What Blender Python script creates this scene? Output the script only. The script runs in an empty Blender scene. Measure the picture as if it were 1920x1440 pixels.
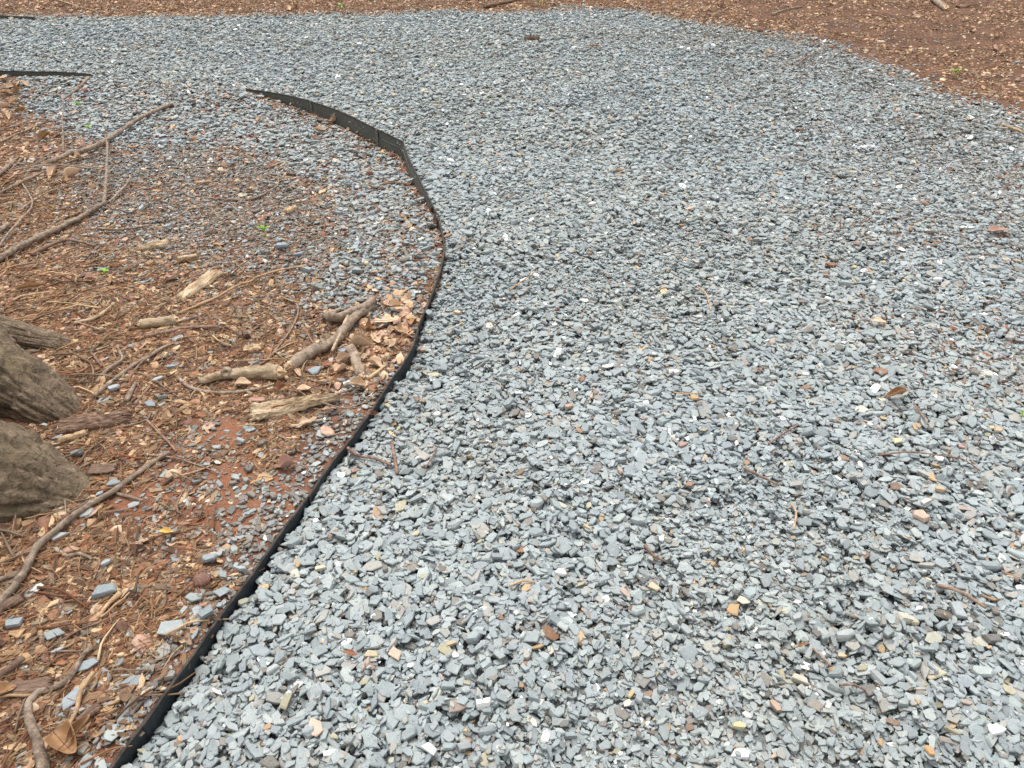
import bpy, bmesh, math, random, time
import numpy as np
from mathutils import Vector, Matrix, noise as mnoise
T0 = time.time()
random.seed(7)
R = np.random.default_rng(11)
SC = bpy.context.scene
COL = SC.collection

# ------------------------------------------------------------------ camera, sky, sun, exposure
CAM_H, PITCH, FPX = 1.45, math.radians(35.0), 1442.0
cam_d = bpy.data.cameras.new('camera')
cam_d.sensor_width = 36.0
cam_d.lens = FPX / 1920.0 * 36.0
cam_d.clip_start = 0.02
cam_d.clip_end = 1000.0
cam = bpy.data.objects.new('camera', cam_d)
COL.objects.link(cam)
cam.location = (0, 0, CAM_H)
cam.rotation_euler = (math.radians(90) - PITCH, 0, 0)
SC.camera = cam

SUN_EL, SUN_AZ = math.radians(72), math.radians(-28)      # azimuth clockwise from +Y (ahead of the camera)
world = bpy.data.worlds.new('World')
SC.world = world
world.use_nodes = True
wn = world.node_tree
for n in list(wn.nodes): wn.nodes.remove(n)
sky = wn.nodes.new('ShaderNodeTexSky')
sky.sky_type = 'NISHITA'
sky.sun_disc = False
sky.sun_elevation = SUN_EL
sky.sun_rotation = SUN_AZ
sky.air_density = 1.0
sky.dust_density = 4.0
sky.ozone_density = 1.0
bg = wn.nodes.new('ShaderNodeBackground')
bg.inputs['Strength'].default_value = 0.15
wo = wn.nodes.new('ShaderNodeOutputWorld')
hs = wn.nodes.new('ShaderNodeHueSaturation')
hs.inputs['Saturation'].default_value = 0.10
wn.links.new(sky.outputs[0], hs.inputs['Color'])
wn.links.new(hs.outputs[0], bg.inputs[0])
wn.links.new(bg.outputs[0], wo.inputs[0])
sd = bpy.data.lights.new('sun', 'SUN')
sd.energy = 0.75
sd.angle = math.radians(28)
sd.color = (1.0, 0.965, 0.92)
sun = bpy.data.objects.new('sun', sd)
COL.objects.link(sun)
sdir = Vector((math.sin(SUN_AZ) * math.cos(SUN_EL), math.cos(SUN_AZ) * math.cos(SUN_EL), math.sin(SUN_EL)))
sun.rotation_euler = sdir.to_track_quat('Z', 'Y').to_euler()
sun.location = (0, 0, 10)
SC.view_settings.view_transform = 'Standard'
SC.view_settings.look = 'None'
SC.view_settings.gamma = 1.0
SC.view_settings.use_curve_mapping = False
SC.view_settings.exposure = 1.02
SC.render.engine = 'CYCLES'
SC.cycles.max_bounces = 5
SC.cycles.diffuse_bounces = 3
SC.cycles.glossy_bounces = 2
SC.cycles.use_denoising = True

# ------------------------------------------------------------------ helpers
CP, SP = math.cos(PITCH), math.sin(PITCH)
def G(px, py, z=0.0):
    """ground point (x, y) at height z that stands at this place of the photograph"""
    xc = (px - 960) / FPX; yc = (720 - py) / FPX
    dx, dy, dz = xc, CP + yc * SP, -SP + yc * CP
    t = (z - CAM_H) / dz
    return (dx * t, dy * t)
def Gpoly(pts, z=0.0): return np.array([G(a, b, z) for a, b in pts])
def pxm(y):
    """photo pixels per metre on the ground at distance y"""
    return FPX / (y * CP + CAM_H * SP)
def lin(h):
    h = h.lstrip('#')
    v = [int(h[i:i+2], 16) / 255 for i in (0, 2, 4)]
    return [c / 12.92 if c <= .04045 else ((c + .055) / 1.055) ** 2.4 for c in v]

_lat = {}
def vnoise(x, y, scale, seed=0):
    if seed not in _lat: _lat[seed] = np.random.default_rng(1000 + seed).random((256, 256))
    L = _lat[seed]
    u = np.asarray(x, float) * scale + 57.3; v = np.asarray(y, float) * scale + 31.7
    iu = np.floor(u).astype(int); iv = np.floor(v).astype(int)
    fu = u - iu; fv = v - iv
    fu = fu * fu * (3 - 2 * fu); fv = fv * fv * (3 - 2 * fv)
    a = L[iu & 255, iv & 255]; b = L[(iu + 1) & 255, iv & 255]
    c = L[iu & 255, (iv + 1) & 255]; d = L[(iu + 1) & 255, (iv + 1) & 255]
    return (a * (1 - fu) + b * fu) * (1 - fv) + (c * (1 - fu) + d * fu) * fv
def fbm(x, y, scale, seed=0, octv=3):
    s = 0; a = 1; t = 0
    for k in range(octv):
        s = s + a * (vnoise(x, y, scale * 2 ** k, seed + k) - .5); t += a; a *= .5
    return s / t * 2
def sstep(a, b, v):
    t = np.clip((np.asarray(v, float) - a) / (b - a), 0, 1)
    return t * t * (3 - 2 * t)
def pip(x, y, poly):
    ins = np.zeros(len(x), bool)
    n = len(poly); j = n - 1
    for i in range(n):
        xi, yi = poly[i]; xj, yj = poly[j]
        c = ((yi > y) != (yj > y)) & (x < (xj - xi) * (y - yi) / (yj - yi + 1e-12) + xi)
        ins ^= c; j = i
    return ins
def soft_in(x, y, poly, jit):
    return pip(x + R.normal(0, jit, len(x)), y + R.normal(0, jit, len(x)), poly)

def tag(o, label=None, cat=None, group=None, kind=None):
    if label: o['label'] = label
    if cat: o['category'] = cat
    if group: o['group'] = group
    if kind: o['kind'] = kind
    return o
def link(name, me, mat=None, parent=None, loc=None):
    o = bpy.data.objects.new(name, me)
    COL.objects.link(o)
    if mat is not None and me is not None and len(me.materials) == 0: me.materials.append(mat)
    if loc is not None: o.location = loc
    if parent is not None: o.parent = parent
    return o
def mesh(name, vs, fs, smooth=False):
    me = bpy.data.meshes.new(name)
    me.from_pydata([tuple(v) for v in vs], [], [tuple(f) for f in fs])
    if smooth: me.polygons.foreach_set('use_smooth', [True] * len(me.polygons))
    me.update()
    return me
def empty(name, loc):
    o = bpy.data.objects.new(name, None); o.empty_display_size = 0.05
    COL.objects.link(o); o.location = loc
    return o

# ------------------------------------------------------------------ materials
class NT:
    def __init__(s, name):
        s.m = bpy.data.materials.new(name); s.m.use_nodes = True
        s.t = s.m.node_tree
        s.b = s.t.nodes['Principled BSDF']
        s.b.inputs['Specular IOR Level'].default_value = 0.3
    def n(s, typ, **kw):
        nd = s.t.nodes.new(typ)
        for k, v in kw.items(): setattr(nd, k, v)
        return nd
    def l(s, a, b): s.t.links.new(a, b)
    def noise(s, vec, scale, detail=3, rough=.55, w=None, dim='3D'):
        nd = s.n('ShaderNodeTexNoise', noise_dimensions='4D' if w is not None else dim)
        nd.inputs['Scale'].default_value = scale; nd.inputs['Detail'].default_value = detail
        nd.inputs['Roughness'].default_value = rough
        if vec is not None: s.l(vec, nd.inputs['Vector'])
        if w is not None: s.l(w, nd.inputs['W'])
        return nd.outputs['Fac']
    def ramp(s, fac, stops):
        r = s.n('ShaderNodeValToRGB')
        e = r.color_ramp.elements
        while len(e) < len(stops): e.new(.5)
        for i, (p, c) in enumerate(stops):
            e[i].position = p
            e[i].color = (c, c, c, 1) if isinstance(c, (int, float)) else (*c[:3], 1)
        s.l(fac, r.inputs[0])
        return r.outputs[0]
    def math(s, op, a, b=None, c=None):
        m = s.n('ShaderNodeMath', operation=op)
        for i, v in enumerate((a, b, c)):
            if v is None: continue
            if isinstance(v, (int, float)): m.inputs[i].default_value = v
            else: s.l(v, m.inputs[i])
        return m.outputs[0]
    def mix(s, fac, a, b, mode='MIX'):
        m = s.n('ShaderNodeMix', data_type='RGBA', blend_type=mode)
        for sock, v in ((m.inputs[0], fac), (m.inputs[6], a), (m.inputs[7], b)):
            if isinstance(v, (int, float)): sock.default_value = v
            elif isinstance(v, (list, tuple)): sock.default_value = (*v[:3], 1)
            else: s.l(v, sock)
        return m.outputs[2]
    def bump(s, h, dist, strength=1.0, nrm=None):
        b = s.n('ShaderNodeBump'); b.inputs['Distance'].default_value = dist
        b.inputs['Strength'].default_value = strength
        s.l(h, b.inputs['Height'])
        if nrm is not None: s.l(nrm, b.inputs['Normal'])
        return b.outputs[0]
    def coord(s, which='Object'): return s.n('ShaderNodeTexCoord').outputs[which]
    def done(s, col, rough=.85, bump=None):
        if isinstance(col, (list, tuple)): s.b.inputs['Base Color'].default_value = (*col[:3], 1)
        else: s.l(col, s.b.inputs['Base Color'])
        if isinstance(rough, (int, float)): s.b.inputs['Roughness'].default_value = rough
        else: s.l(rough, s.b.inputs['Roughness'])
        if bump is not None: s.l(bump, s.b.inputs['Normal'])
        return s.m

def tint_attr(s):
    a = s.n('ShaderNodeAttribute', attribute_type='INSTANCER', attribute_name='tint')
    return a.outputs['Color'], a.outputs['Alpha']

def mat_stone():
    s = NT('slate_stone'); tc = s.coord()
    col, al = tint_attr(s)
    w = s.math('MULTIPLY', al, 40.0)
    mp = s.n('ShaderNodeMapping'); mp.inputs['Scale'].default_value = (1, 1, 4); s.l(tc, mp.inputs[0])
    n1 = s.noise(mp.outputs[0], 2.6, 4, .6, w)
    n2 = s.noise(tc, 14, 3, .65, w)
    n3 = s.noise(tc, 5.5, 2, .5, w)
    v = s.ramp(n1, [(.28, .86), (.5, 1.0), (.75, 1.12)])
    c = s.mix(1.0, col, v, 'MULTIPLY')
    v2 = s.ramp(n2, [(.3, .88), (.7, 1.1)])
    c = s.mix(1.0, c, v2, 'MULTIPLY')
    # pale mineral flecks and veins, rubbed pale rock dust
    fl = s.ramp(n2, [(.66, 0.0), (.74, 1.0)])
    c = s.mix(s.math('MULTIPLY', fl, .5), c, (.62, .64, .63))
    vn = s.ramp(s.math('ABSOLUTE', s.math('SUBTRACT', n3, .5)), [(0.0, 1.0), (.012, 0.0)])
    c = s.mix(s.math('MULTIPLY', vn, .35), c, (.6, .62, .6))
    nrm = s.bump(n1, .0006, .8)
    nrm = s.bump(n2, .00022, .8, nrm)
    return s.done(c, s.ramp(n1, [(.3, .62), (.7, .85)]), nrm)

def mat_tinted(name, scale=6, rough=.9, bump=.0006, stretch=(1, 1, 1), lo=.6, hi=1.35):
    s = NT(name); tc = s.coord()
    col, al = tint_attr(s)
    w = s.math('MULTIPLY', al, 40.0)
    mp = s.n('ShaderNodeMapping'); mp.inputs['Scale'].default_value = stretch; s.l(tc, mp.inputs[0])
    n1 = s.noise(mp.outputs[0], scale, 4, .65, w)
    c = s.mix(1.0, col, s.ramp(n1, [(.25, lo), (.75, hi)]), 'MULTIPLY')
    return s.done(c, rough, s.bump(n1, bump, .8))

def mat_soil():
    s = NT('red_brown_soil'); tc = s.coord('Object')
    n1 = s.noise(tc, 2.2, 5, .6); n2 = s.noise(tc, 38, 6, .7); n3 = s.noise(tc, 260, 3, .6)
    n4 = s.noise(tc, 9, 4, .6)
    c = s.ramp(n4, [(.3, lin('4c382b')), (.5, lin('725140')), (.72, lin('8c644c'))])
    c = s.mix(s.ramp(n1, [(.5, 0.0), (.72, .6)]), c, lin('8c5a40'))
    c = s.mix(1.0, c, s.ramp(n2, [(.25, .45), (.5, .95), (.75, 1.4)]), 'MULTIPLY')
    c = s.mix(1.0, c, s.ramp(n3, [(.3, .75), (.7, 1.25)]), 'MULTIPLY')
    at = s.n('ShaderNodeAttribute', attribute_name='clay')
    c = s.mix(s.math('MULTIPLY', at.outputs['Fac'], s.ramp(n2, [(.3, .4), (.6, .85)])), c, lin('8a5d44'))
    nrm = s.bump(n2, .012, .7); nrm = s.bump(n3, .003, .7, nrm)
    return s.done(c, .95, nrm)

def mat_bed():
    """ground on the path side: grey stone dust under the gravel, red soil beyond its margin (weight painted per vertex)"""
    s = NT('path_bed_ground'); tc = s.coord('Object')
    at = s.n('ShaderNodeAttribute', attribute_name='gravelly')
    n1 = s.noise(tc, 3, 5, .6); n2 = s.noise(tc, 45, 6, .7); n3 = s.noise(tc, 230, 3, .6)
    soil = s.ramp(n1, [(.3, lin('4a3528')), (.5, lin('604433')), (.7, lin('70513d'))])
    dust = s.ramp(n1, [(.3, lin('6a6c6b')), (.6, lin('828584')), (.75, lin('857c74'))])
    c = s.mix(at.outputs['Fac'], soil, dust)
    c = s.mix(1.0, c, s.ramp(n2, [(.25, .5), (.5, .95), (.75, 1.35)]), 'MULTIPLY')
    c = s.mix(1.0, c, s.ramp(n3, [(.3, .75), (.7, 1.25)]), 'MULTIPLY')
    nrm = s.bump(n2, .012, .7); nrm = s.bump(n3, .003, .7, nrm)
    return s.done(c, .95, nrm)

def mat_wood(name, dark, mid, light, sc=30, stretch=(1, 1, 1), bump=.0015):
    s = NT(name); tc = s.coord('Object')
    oi = s.n('ShaderNodeObjectInfo')
    mp = s.n('ShaderNodeMapping'); mp.inputs['Scale'].default_value = stretch; s.l(tc, mp.inputs[0])
    w = s.math('MULTIPLY', oi.outputs['Random'], 30.0)
    n1 = s.noise(mp.outputs[0], sc, 5, .65, w); n2 = s.noise(tc, sc * .25, 3, .5, w); n3 = s.noise(mp.outputs[0], sc * 6, 3, .6, w)
    c = s.ramp(n1, [(.3, dark), (.5, mid), (.72, light)])
    c = s.mix(s.ramp(n2, [(.4, 0.0), (.75, .55)]), c, light)
    c = s.mix(1.0, c, s.ramp(n3, [(.3, .7), (.7, 1.25)]), 'MULTIPLY')
    c = s.mix(1.0, c, s.ramp(oi.outputs['Random'], [(0, .82), (1, 1.15)]), 'MULTIPLY')
    nrm = s.bump(n1, bump * 1.5, .9); nrm = s.bump(n3, bump * .4, .8, nrm)
    return s.done(c, .9, nrm)

def mat_leaf(name, a, b, dark):
    s = NT(name); tc = s.coord('Object')
    oi = s.n('ShaderNodeObjectInfo')
    w = s.math('MULTIPLY', oi.outputs['Random'], 30.0)
    n1 = s.noise(tc, 40, 4, .6, w); n2 = s.noise(tc, 220, 3, .6, w)
    c = s.ramp(n1, [(.3, a), (.7, b)])
    c = s.mix(s.ramp(n2, [(.62, 0.0), (.72, .8)]), c, dark)
    c = s.mix(1.0, c, s.ramp(oi.outputs['Random'], [(0, .8), (1, 1.15)]), 'MULTIPLY')
    return s.done(c, .7, s.bump(n1, .002, .6))

def mat_edging():
    s = NT('black_edging'); tc = s.coord('Object')
    n1 = s.noise(tc, 14, 5, .65); n2 = s.noise(tc, 90, 4, .6)
    c = s.mix(s.ramp(n2, [(.35, 0.0), (.7, .6)]), lin('23292d'), lin('3c4447'))
    sep = s.n('ShaderNodeSeparateXYZ'); geo = s.n('ShaderNodeNewGeometry'); s.l(geo.outputs['Position'], sep.inputs[0])
    dusty = s.math('MULTIPLY', s.ramp(s.math('DIVIDE', sep.outputs['Y'], 6.0), [(.45, 0.0), (.62, 1.0)]), s.ramp(n2, [(.3, .35), (.7, .8)]))
    c = s.mix(dusty, c, lin('5b5a50'))
    c = s.mix(s.ramp(n1, [(.66, 0.0), (.74, .45)]), c, lin('5e4034'))
    return s.done(c, .55, s.bump(n2, .0006, .6))
def mat_rim():
    s = NT('dusty_edging_rim'); tc = s.coord('Object')
    n1 = s.noise(tc, 18, 5, .65); n2 = s.noise(tc, 120, 4, .6)
    c = s.mix(s.ramp(n1, [(.4, 0.0), (.75, 1.0)]), lin('2c2b2a'), lin('5b5048'))
    c = s.mix(1.0, c, s.ramp(n2, [(.3, .7), (.7, 1.25)]), 'MULTIPLY')
    return s.done(c, .85, s.bump(n2, .0008, .7))

def mat_rootbark():
    s = NT('tree_bark'); tc = s.coord('Object')
    mp = s.n('ShaderNodeMapping'); mp.inputs['Scale'].default_value = (1, 1, 1); s.l(tc, mp.inputs[0])
    n1 = s.noise(mp.outputs[0], 22, 6, .68); n2 = s.noise(tc, 6, 4, .6); n3 = s.noise(tc, 150, 4, .65)
    vo = s.n('ShaderNodeTexVoronoi', feature='DISTANCE_TO_EDGE'); vo.inputs['Scale'].default_value = 17
    dist = s.n('ShaderNodeVectorMath', operation='MULTIPLY_ADD')
    nz = s.n('ShaderNodeTexNoise'); nz.inputs['Scale'].default_value = 14; nz.inputs['Detail'].default_value = 4
    s.l(tc, nz.inputs['Vector']); s.l(nz.outputs['Color'], dist.inputs[0]); dist.inputs[1].default_value = (.14, .14, .14)
    s.l(tc, dist.inputs[2]); s.l(dist.outputs[0], vo.inputs['Vector'])
    crack = s.ramp(vo.outputs['Distance'], [(0.0, 0.0), (.09, 1.0)])
    c = s.ramp(n1, [(.28, lin('4c4036')), (.5, lin('776654')), (.75, lin('9a8872'))])
    c = s.mix(s.ramp(n2, [(.45, 0.0), (.7, .5)]), c, lin('70654b'))
    c = s.mix(s.math('MULTIPLY', s.math('SUBTRACT', 1.0, crack), .32), c, lin('3a2e25'))
    c = s.mix(1.0, c, s.ramp(n3, [(.3, .72), (.7, 1.25)]), 'MULTIPLY')
    nrm = s.bump(crack, .004, .6); nrm = s.bump(n1, .014, 1.0, nrm); nrm = s.bump(n3, .005, 1.0, nrm)
    return s.done(c, .92, nrm)

M_STONE = mat_stone()
M_CHIP = mat_tinted('wood_chip', 5, .9, .0006, (.6, 3, 3))
M_NEEDLE = mat_tinted('dry_needle', 4, .7, .0002)
M_LEAFBIT = mat_tinted('dry_leaf_scrap', 4, .75, .0006)
M_SOIL = mat_soil(); M_BED = mat_bed()
M_STICK = mat_wood('grey_brown_bark', lin('4c4036'), lin('827060'), lin('b09f8c'), 60, bump=.003)
M_TWIG = mat_wood('red_brown_twig', lin('54423a'), lin('7c6253'), lin('a08977'), 90)
M_PALE = mat_wood('bare_pale_wood', lin('8f7458'), lin('bb9d7b'), lin('d9c3a2'), 70)
M_GREYWOOD = mat_wood('weathered_wood', lin('5f4b39'), lin('a38c70'), lin('d8c5a6'), 60, (.35, 1.6, 1.6), .004)
M_BARK = mat_wood('loose_bark', lin('4a372d'), lin('725a4b'), lin('97806f'), 55, (.35, 1.6, 1.6), .004)
M_STRAW = mat_wood('dry_straw', lin('86694f'), lin('a98a69'), lin('c8ab88'), 60)
M_LEAF_TAN = mat_leaf('tan_leaf', lin('b2957a'), lin('cbb092'), lin('8a6b54'))
M_LEAF_BROWN = mat_leaf('brown_leaf', lin('8a6a4c'), lin('ab8660'), lin('5f4532'))
M_LEAF_RUST = mat_leaf('rust_leaf', lin('7a4e3a'), lin('9c6c52'), lin('503226'))
M_LEAF_PINK = mat_leaf('faded_leaf', lin('9a7868'), lin('b99584'), lin('70523f'))
M_LEAF_GREEN = mat_leaf('fresh_green_leaf', lin('6f9a35'), lin('93b84a'), lin('5f8a2c'))
M_EDGE = mat_edging(); M_RIM = mat_rim(); M_ROOT = mat_rootbark()

# ------------------------------------------------------------------ the line of the edging and the lie of the land
# (photo x, photo y, soil-side height, gravel-side height) of points along the top of the edging, z = 0
CTRL = [(207, 1440, -.006, -.019), (265, 1362, -.006, -.019), (322, 1281, -.006, -.019), (361, 1228, -.006, -.019), (400, 1172, -.006, -.019),
        (445, 1112, -.006, -.019), (470, 1080, -.008, -.019), (525, 1000, -.008, -.019), (575, 932, -.008, -.019), (615, 872, -.008, -.019),
        (660, 816, -.008, -.019), (697, 764, -.010, -.019), (727, 718, -.012, -.019), (752, 682, -.016, -.034), (770, 650, -.020, -.026),
        (781, 617, -.022, -.016), (792, 593, -.022, -.010), (802, 570, -.022, -.008), (814, 538, -.020, -.008), (826, 503, -.020, -.008),
        (832, 472, -.022, -.008), (830, 442, -.028, -.008), (820, 406, -.036, -.008), (803, 373, -.048, -.010), (783, 333, -.078, -.012),
        (765, 297, -.098, -.013), (756, 272, -.106, -.013), (750, 264, -.108, -.013), (707, 243, -.108, -.014), (640, 210, -.100, -.014),
        (583, 190, -.088, -.014), (533, 178, -.066, -.014), (490, 171, -.032, -.016), (460, 167, -.012, -.020), (400, 160, -.022, -.024),
        (320, 152, -.028, -.026), (240, 145, -.030, -.024), (170, 139, -.028, -.020), (110, 135, -.036, -.014), (60, 134, -.040, -.014),
        (0, 133, -.040, -.014), (-120, 131, -.040, -.014), (-400, 128, -.040, -.014)]
pts = [G(a, b) for a, b, _, _ in CTRL]
hl = [c[2] for c in CTRL]; hr = [c[3] for c in CTRL]
d0 = np.array(pts[0]) - np.array(pts[2]); d0 /= np.linalg.norm(d0)
pts = [tuple(np.array(pts[0]) + d0 * 1.6)] + pts + [(-16.0, pts[-1][1] + .6)]
hl = [hl[0]] + hl + [hl[-1]]; hr = [hr[0]] + hr + [hr[-1]]
EP = np.array(pts); EHL = np.array(hl); EHR = np.array(hr)
FAR = Gpoly([(-600, 24), (-200, 26), (0, 29), (60, 30), (350, 27), (700, 24), (790, 18), (850, 15), (950, 22), (1030, 17), (1100, 10), (1180, 14),
             (1250, 28), (1290, 36), (1400, 52), (1480, 64), (1560, 88), (1620, 112), (1700, 144), (1760, 170), (1830, 198), (1920, 228), (2100, 300), (2500, 420)])
FAR = np.vstack([[(-16, FAR[0][1] + .4)], FAR, [(FAR[-1][0] + 3, FAR[-1][1] - 2.0)]])

def sdist(x, y, P, vals=None):
    """signed distance to a polyline (positive on the right of travel) and values carried along it"""
    x = np.asarray(x, float); y = np.asarray(y, float)
    best = np.full(x.shape, 1e9); sg = np.ones(x.shape)
    outs = [np.zeros(x.shape) for _ in (vals or [])]
    for i in range(len(P) - 1):
        ax, ay = P[i]; bx, by = P[i + 1]
        ux, uy = bx - ax, by - ay; L2 = ux * ux + uy * uy
        t = np.clip(((x - ax) * ux + (y - ay) * uy) / L2, 0, 1)
        qx = x - ax - t * ux; qy = y - ay - t * uy
        d = np.hypot(qx, qy)
        m = d < best - 1e-9
        cr = ux * qy - uy * qx
        best = np.where(m, d, best); sg = np.where(m, np.where(cr > 0, -1.0, 1.0), sg)
        for k, v in enumerate(vals or []):
            outs[k] = np.where(m, v[i] * (1 - t) + v[i + 1] * t, outs[k])
    return best * sg, outs

# coarse grids (2 cm) of both distances; sampled bilinearly everywhere
X0, X1, Y0, Y1 = -7.5, 7.5, 0.1, 11.5
CR = 0.02
cgx = np.arange(X0, X1 + CR, CR); cgy = np.arange(Y0, Y1 + CR, CR)
CX, CY = np.meshgrid(cgx, cgy)
D1, (HL, HR_) = sdist(CX, CY, EP, [EHL, EHR])
D2, _ = sdist(CX, CY, FAR)
def samp(A, x, y, r=CR):
    u = np.clip((np.asarray(x, float) - X0) / r, 0, A.shape[1] - 1.001); v = np.clip((np.asarray(y, float) - Y0) / r, 0, A.shape[0] - 1.001)
    iu = u.astype(int); iv = v.astype(int); fu = u - iu; fv = v - iv
    return (A[iv, iu] * (1 - fu) + A[iv, iu + 1] * fu) * (1 - fv) + (A[iv + 1, iu] * (1 - fu) + A[iv + 1, iu + 1] * fu) * fv
def d_edge(x, y): return samp(D1, x, y)
def d_far(x, y): return samp(D2, x, y)          # positive inside the path
def h_left(x, y, d=None):
    d = np.abs(d_edge(x, y)) if d is None else np.abs(d)
    farh = -.075 * sstep(2.3, 4.2, y) + .03 * sstep(-1.0, -2.2, x) * sstep(3.2, 2.0, y)
    k = sstep(.03, .55, d)
    return samp(HL, x, y) * (1 - k) + farh * k + .010 * fbm(x, y, 3.0, 3) * sstep(.02, .2, d) + .004 * fbm(x, y, 16, 6) * sstep(0, .06, d)
def h_right(x, y, d=None):
    d = np.abs(d_edge(x, y)) if d is None else np.abs(d)
    d2 = d_far(x, y)
    k = sstep(.02, .35, d)
    farh = -.012 + .012 * fbm(x, y, 1.6, 9) + .006 * fbm(x, y, 6, 12)
    h = samp(HR_, x, y) * (1 - k) + farh * k
    out = np.clip(-d2, 0, 50)
    return h + .05 * np.minimum(out, 3) - .02 * sstep(.15, -.1, d2)
def gravelly(x, y):
    return sstep(-.22, .16, d_far(x, y) + .16 * fbm(x, y, 5, 20) + .12 * fbm(x, y, 1.7, 23))
def surf(x, y):
    return np.where(d_edge(x, y) < 0, h_left(x, y), h_right(x, y))

# ------------------------------------------------------------------ ground sheets
def graded(a, b, c0, c1, fine, grow=1.16, mx=12.0):
    v = list(np.arange(c0, c1 + 1e-6, fine))
    s = fine; t = v[-1]
    while t < b:
        s = min(s * grow, mx); t += s; v.append(t)
    s = fine; t = v[0]; pre = []
    while t > a:
        s = min(s * grow, mx); t -= s; pre.append(t)
    return np.array(pre[::-1] + v)
def far_h(x, y, inside):
    """height for any point: the grids inside their range, level ground beyond"""
    return inside
def sheet(name, xs, ys, side, mat, hfun, extra=None):
    X, Y = np.meshgrid(xs, ys)
    D, (vl, vr) = sdist(X, Y, EP, [EHL, EHR])
    D = D * side                                                     # > 0 on this sheet's side
    # cells that touch the line get their outer vertices pulled onto it
    keepv = D >= 0
    ny, nx = X.shape
    near = np.zeros_like(keepv)
    near[1:, :] |= keepv[:-1, :]; near[:-1, :] |= keepv[1:, :]; near[:, 1:] |= keepv[:, :-1]; near[:, :-1] |= keepv[:, 1:]
    kk = near.copy()
    near[1:, :] |= kk[:-1, :]; near[:-1, :] |= kk[1:, :]; near[:, 1:] |= kk[:, :-1]; near[:, :-1] |= kk[:, 1:]
    snap = near & ~keepv
    px = X[snap]; py = Y[snap]
    bx = np.zeros_like(px); by = np.zeros_like(py); best = np.full(px.shape, 1e9)
    for i in range(len(EP) - 1):
        ax, ay = EP[i]; ux, uy = EP[i + 1] - EP[i]
        t = np.clip(((px - ax) * ux + (py - ay) * uy) / (ux * ux + uy * uy), 0, 1)
        qx = ax + t * ux; qy = ay + t * uy; d = np.hypot(px - qx, py - qy); m = d < best
        best = np.where(m, d, best); bx = np.where(m, qx, bx); by = np.where(m, qy, by)
    X = X.copy(); Y = Y.copy(); X[snap] = bx; Y[snap] = by
    Dn = np.where(snap, 0.0, np.abs(D))
    Z = hfun(X, Y, Dn)
    use = keepv | snap
    idx = -np.ones(X.shape, int); idx[use] = np.arange(use.sum())
    a = idx[:-1, :-1]; b = idx[:-1, 1:]; c = idx[1:, 1:]; d = idx[1:, :-1]
    kv = keepv[:-1, :-1] | keepv[:-1, 1:] | keepv[1:, 1:] | keepv[1:, :-1]
    ok = (a >= 0) & (b >= 0) & (c >= 0) & (d >= 0) & kv
    F = np.stack([a[ok], b[ok], c[ok], d[ok]], -1)
    V = np.stack([X[use], Y[use], Z[use]], -1)
    me = bpy.data.meshes.new(name)
    me.vertices.add(len(V)); me.vertices.foreach_set('co', V.ravel().astype(np.float32))
    me.loops.add(len(F) * 4); me.loops.foreach_set('vertex_index', F.ravel().astype(np.int32))
    me.polygons.add(len(F)); me.polygons.foreach_set('loop_start', np.arange(0, len(F) * 4, 4, dtype=np.int32))
    me.update(calc_edges=True); me.validate()
    me.polygons.foreach_set('use_smooth', [True] * len(me.polygons))
    if extra is not None:
        at = me.attributes.new(extra[0], 'FLOAT', 'POINT')
        at.data.foreach_set('value', extra[1](V[:, 0], V[:, 1]).astype(np.float32))
    return link(name, me, mat)
def hl_sheet(X, Y, D):
    return h_left(X, Y, D) + .0035 * fbm(X, Y, 60, 30, 2)
BED = .034
CLAY = [(G(430, 820), .16), (G(455, 900), .15), (G(445, 955), .14), (G(250, 955), .13), (G(330, 900), .10), (G(60, 520), .25)]
def clay(x, y):
    v = 0
    for (a, b), r in CLAY: v = np.maximum(v, sstep(1.1, .5, np.hypot(x - a, y - b) / r + .5 * fbm(x, y, 9, 33)))
    return v
def hr_sheet(X, Y, D):
    return h_right(X, Y, D) - BED * gravelly(X, Y) + .003 * fbm(X, Y, 40, 30, 2) * (1 - gravelly(X, Y))
floor_left = sheet('forest_floor', graded(-150, 1.0, -2.9, 0.2, .016), graded(-60, 200, .55, 4.6, .016), -1, M_SOIL, hl_sheet, ('clay', clay))
tag(floor_left, kind='structure')
path = sheet('gravel_path', graded(-150, 150, -3.0, 3.4, .03), graded(-60, 300, .4, 9.4, .03), 1, M_BED, hr_sheet, ('gravelly', gravelly))
tag(path, kind='structure')
print('ground', round(time.time() - T0, 1))

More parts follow.
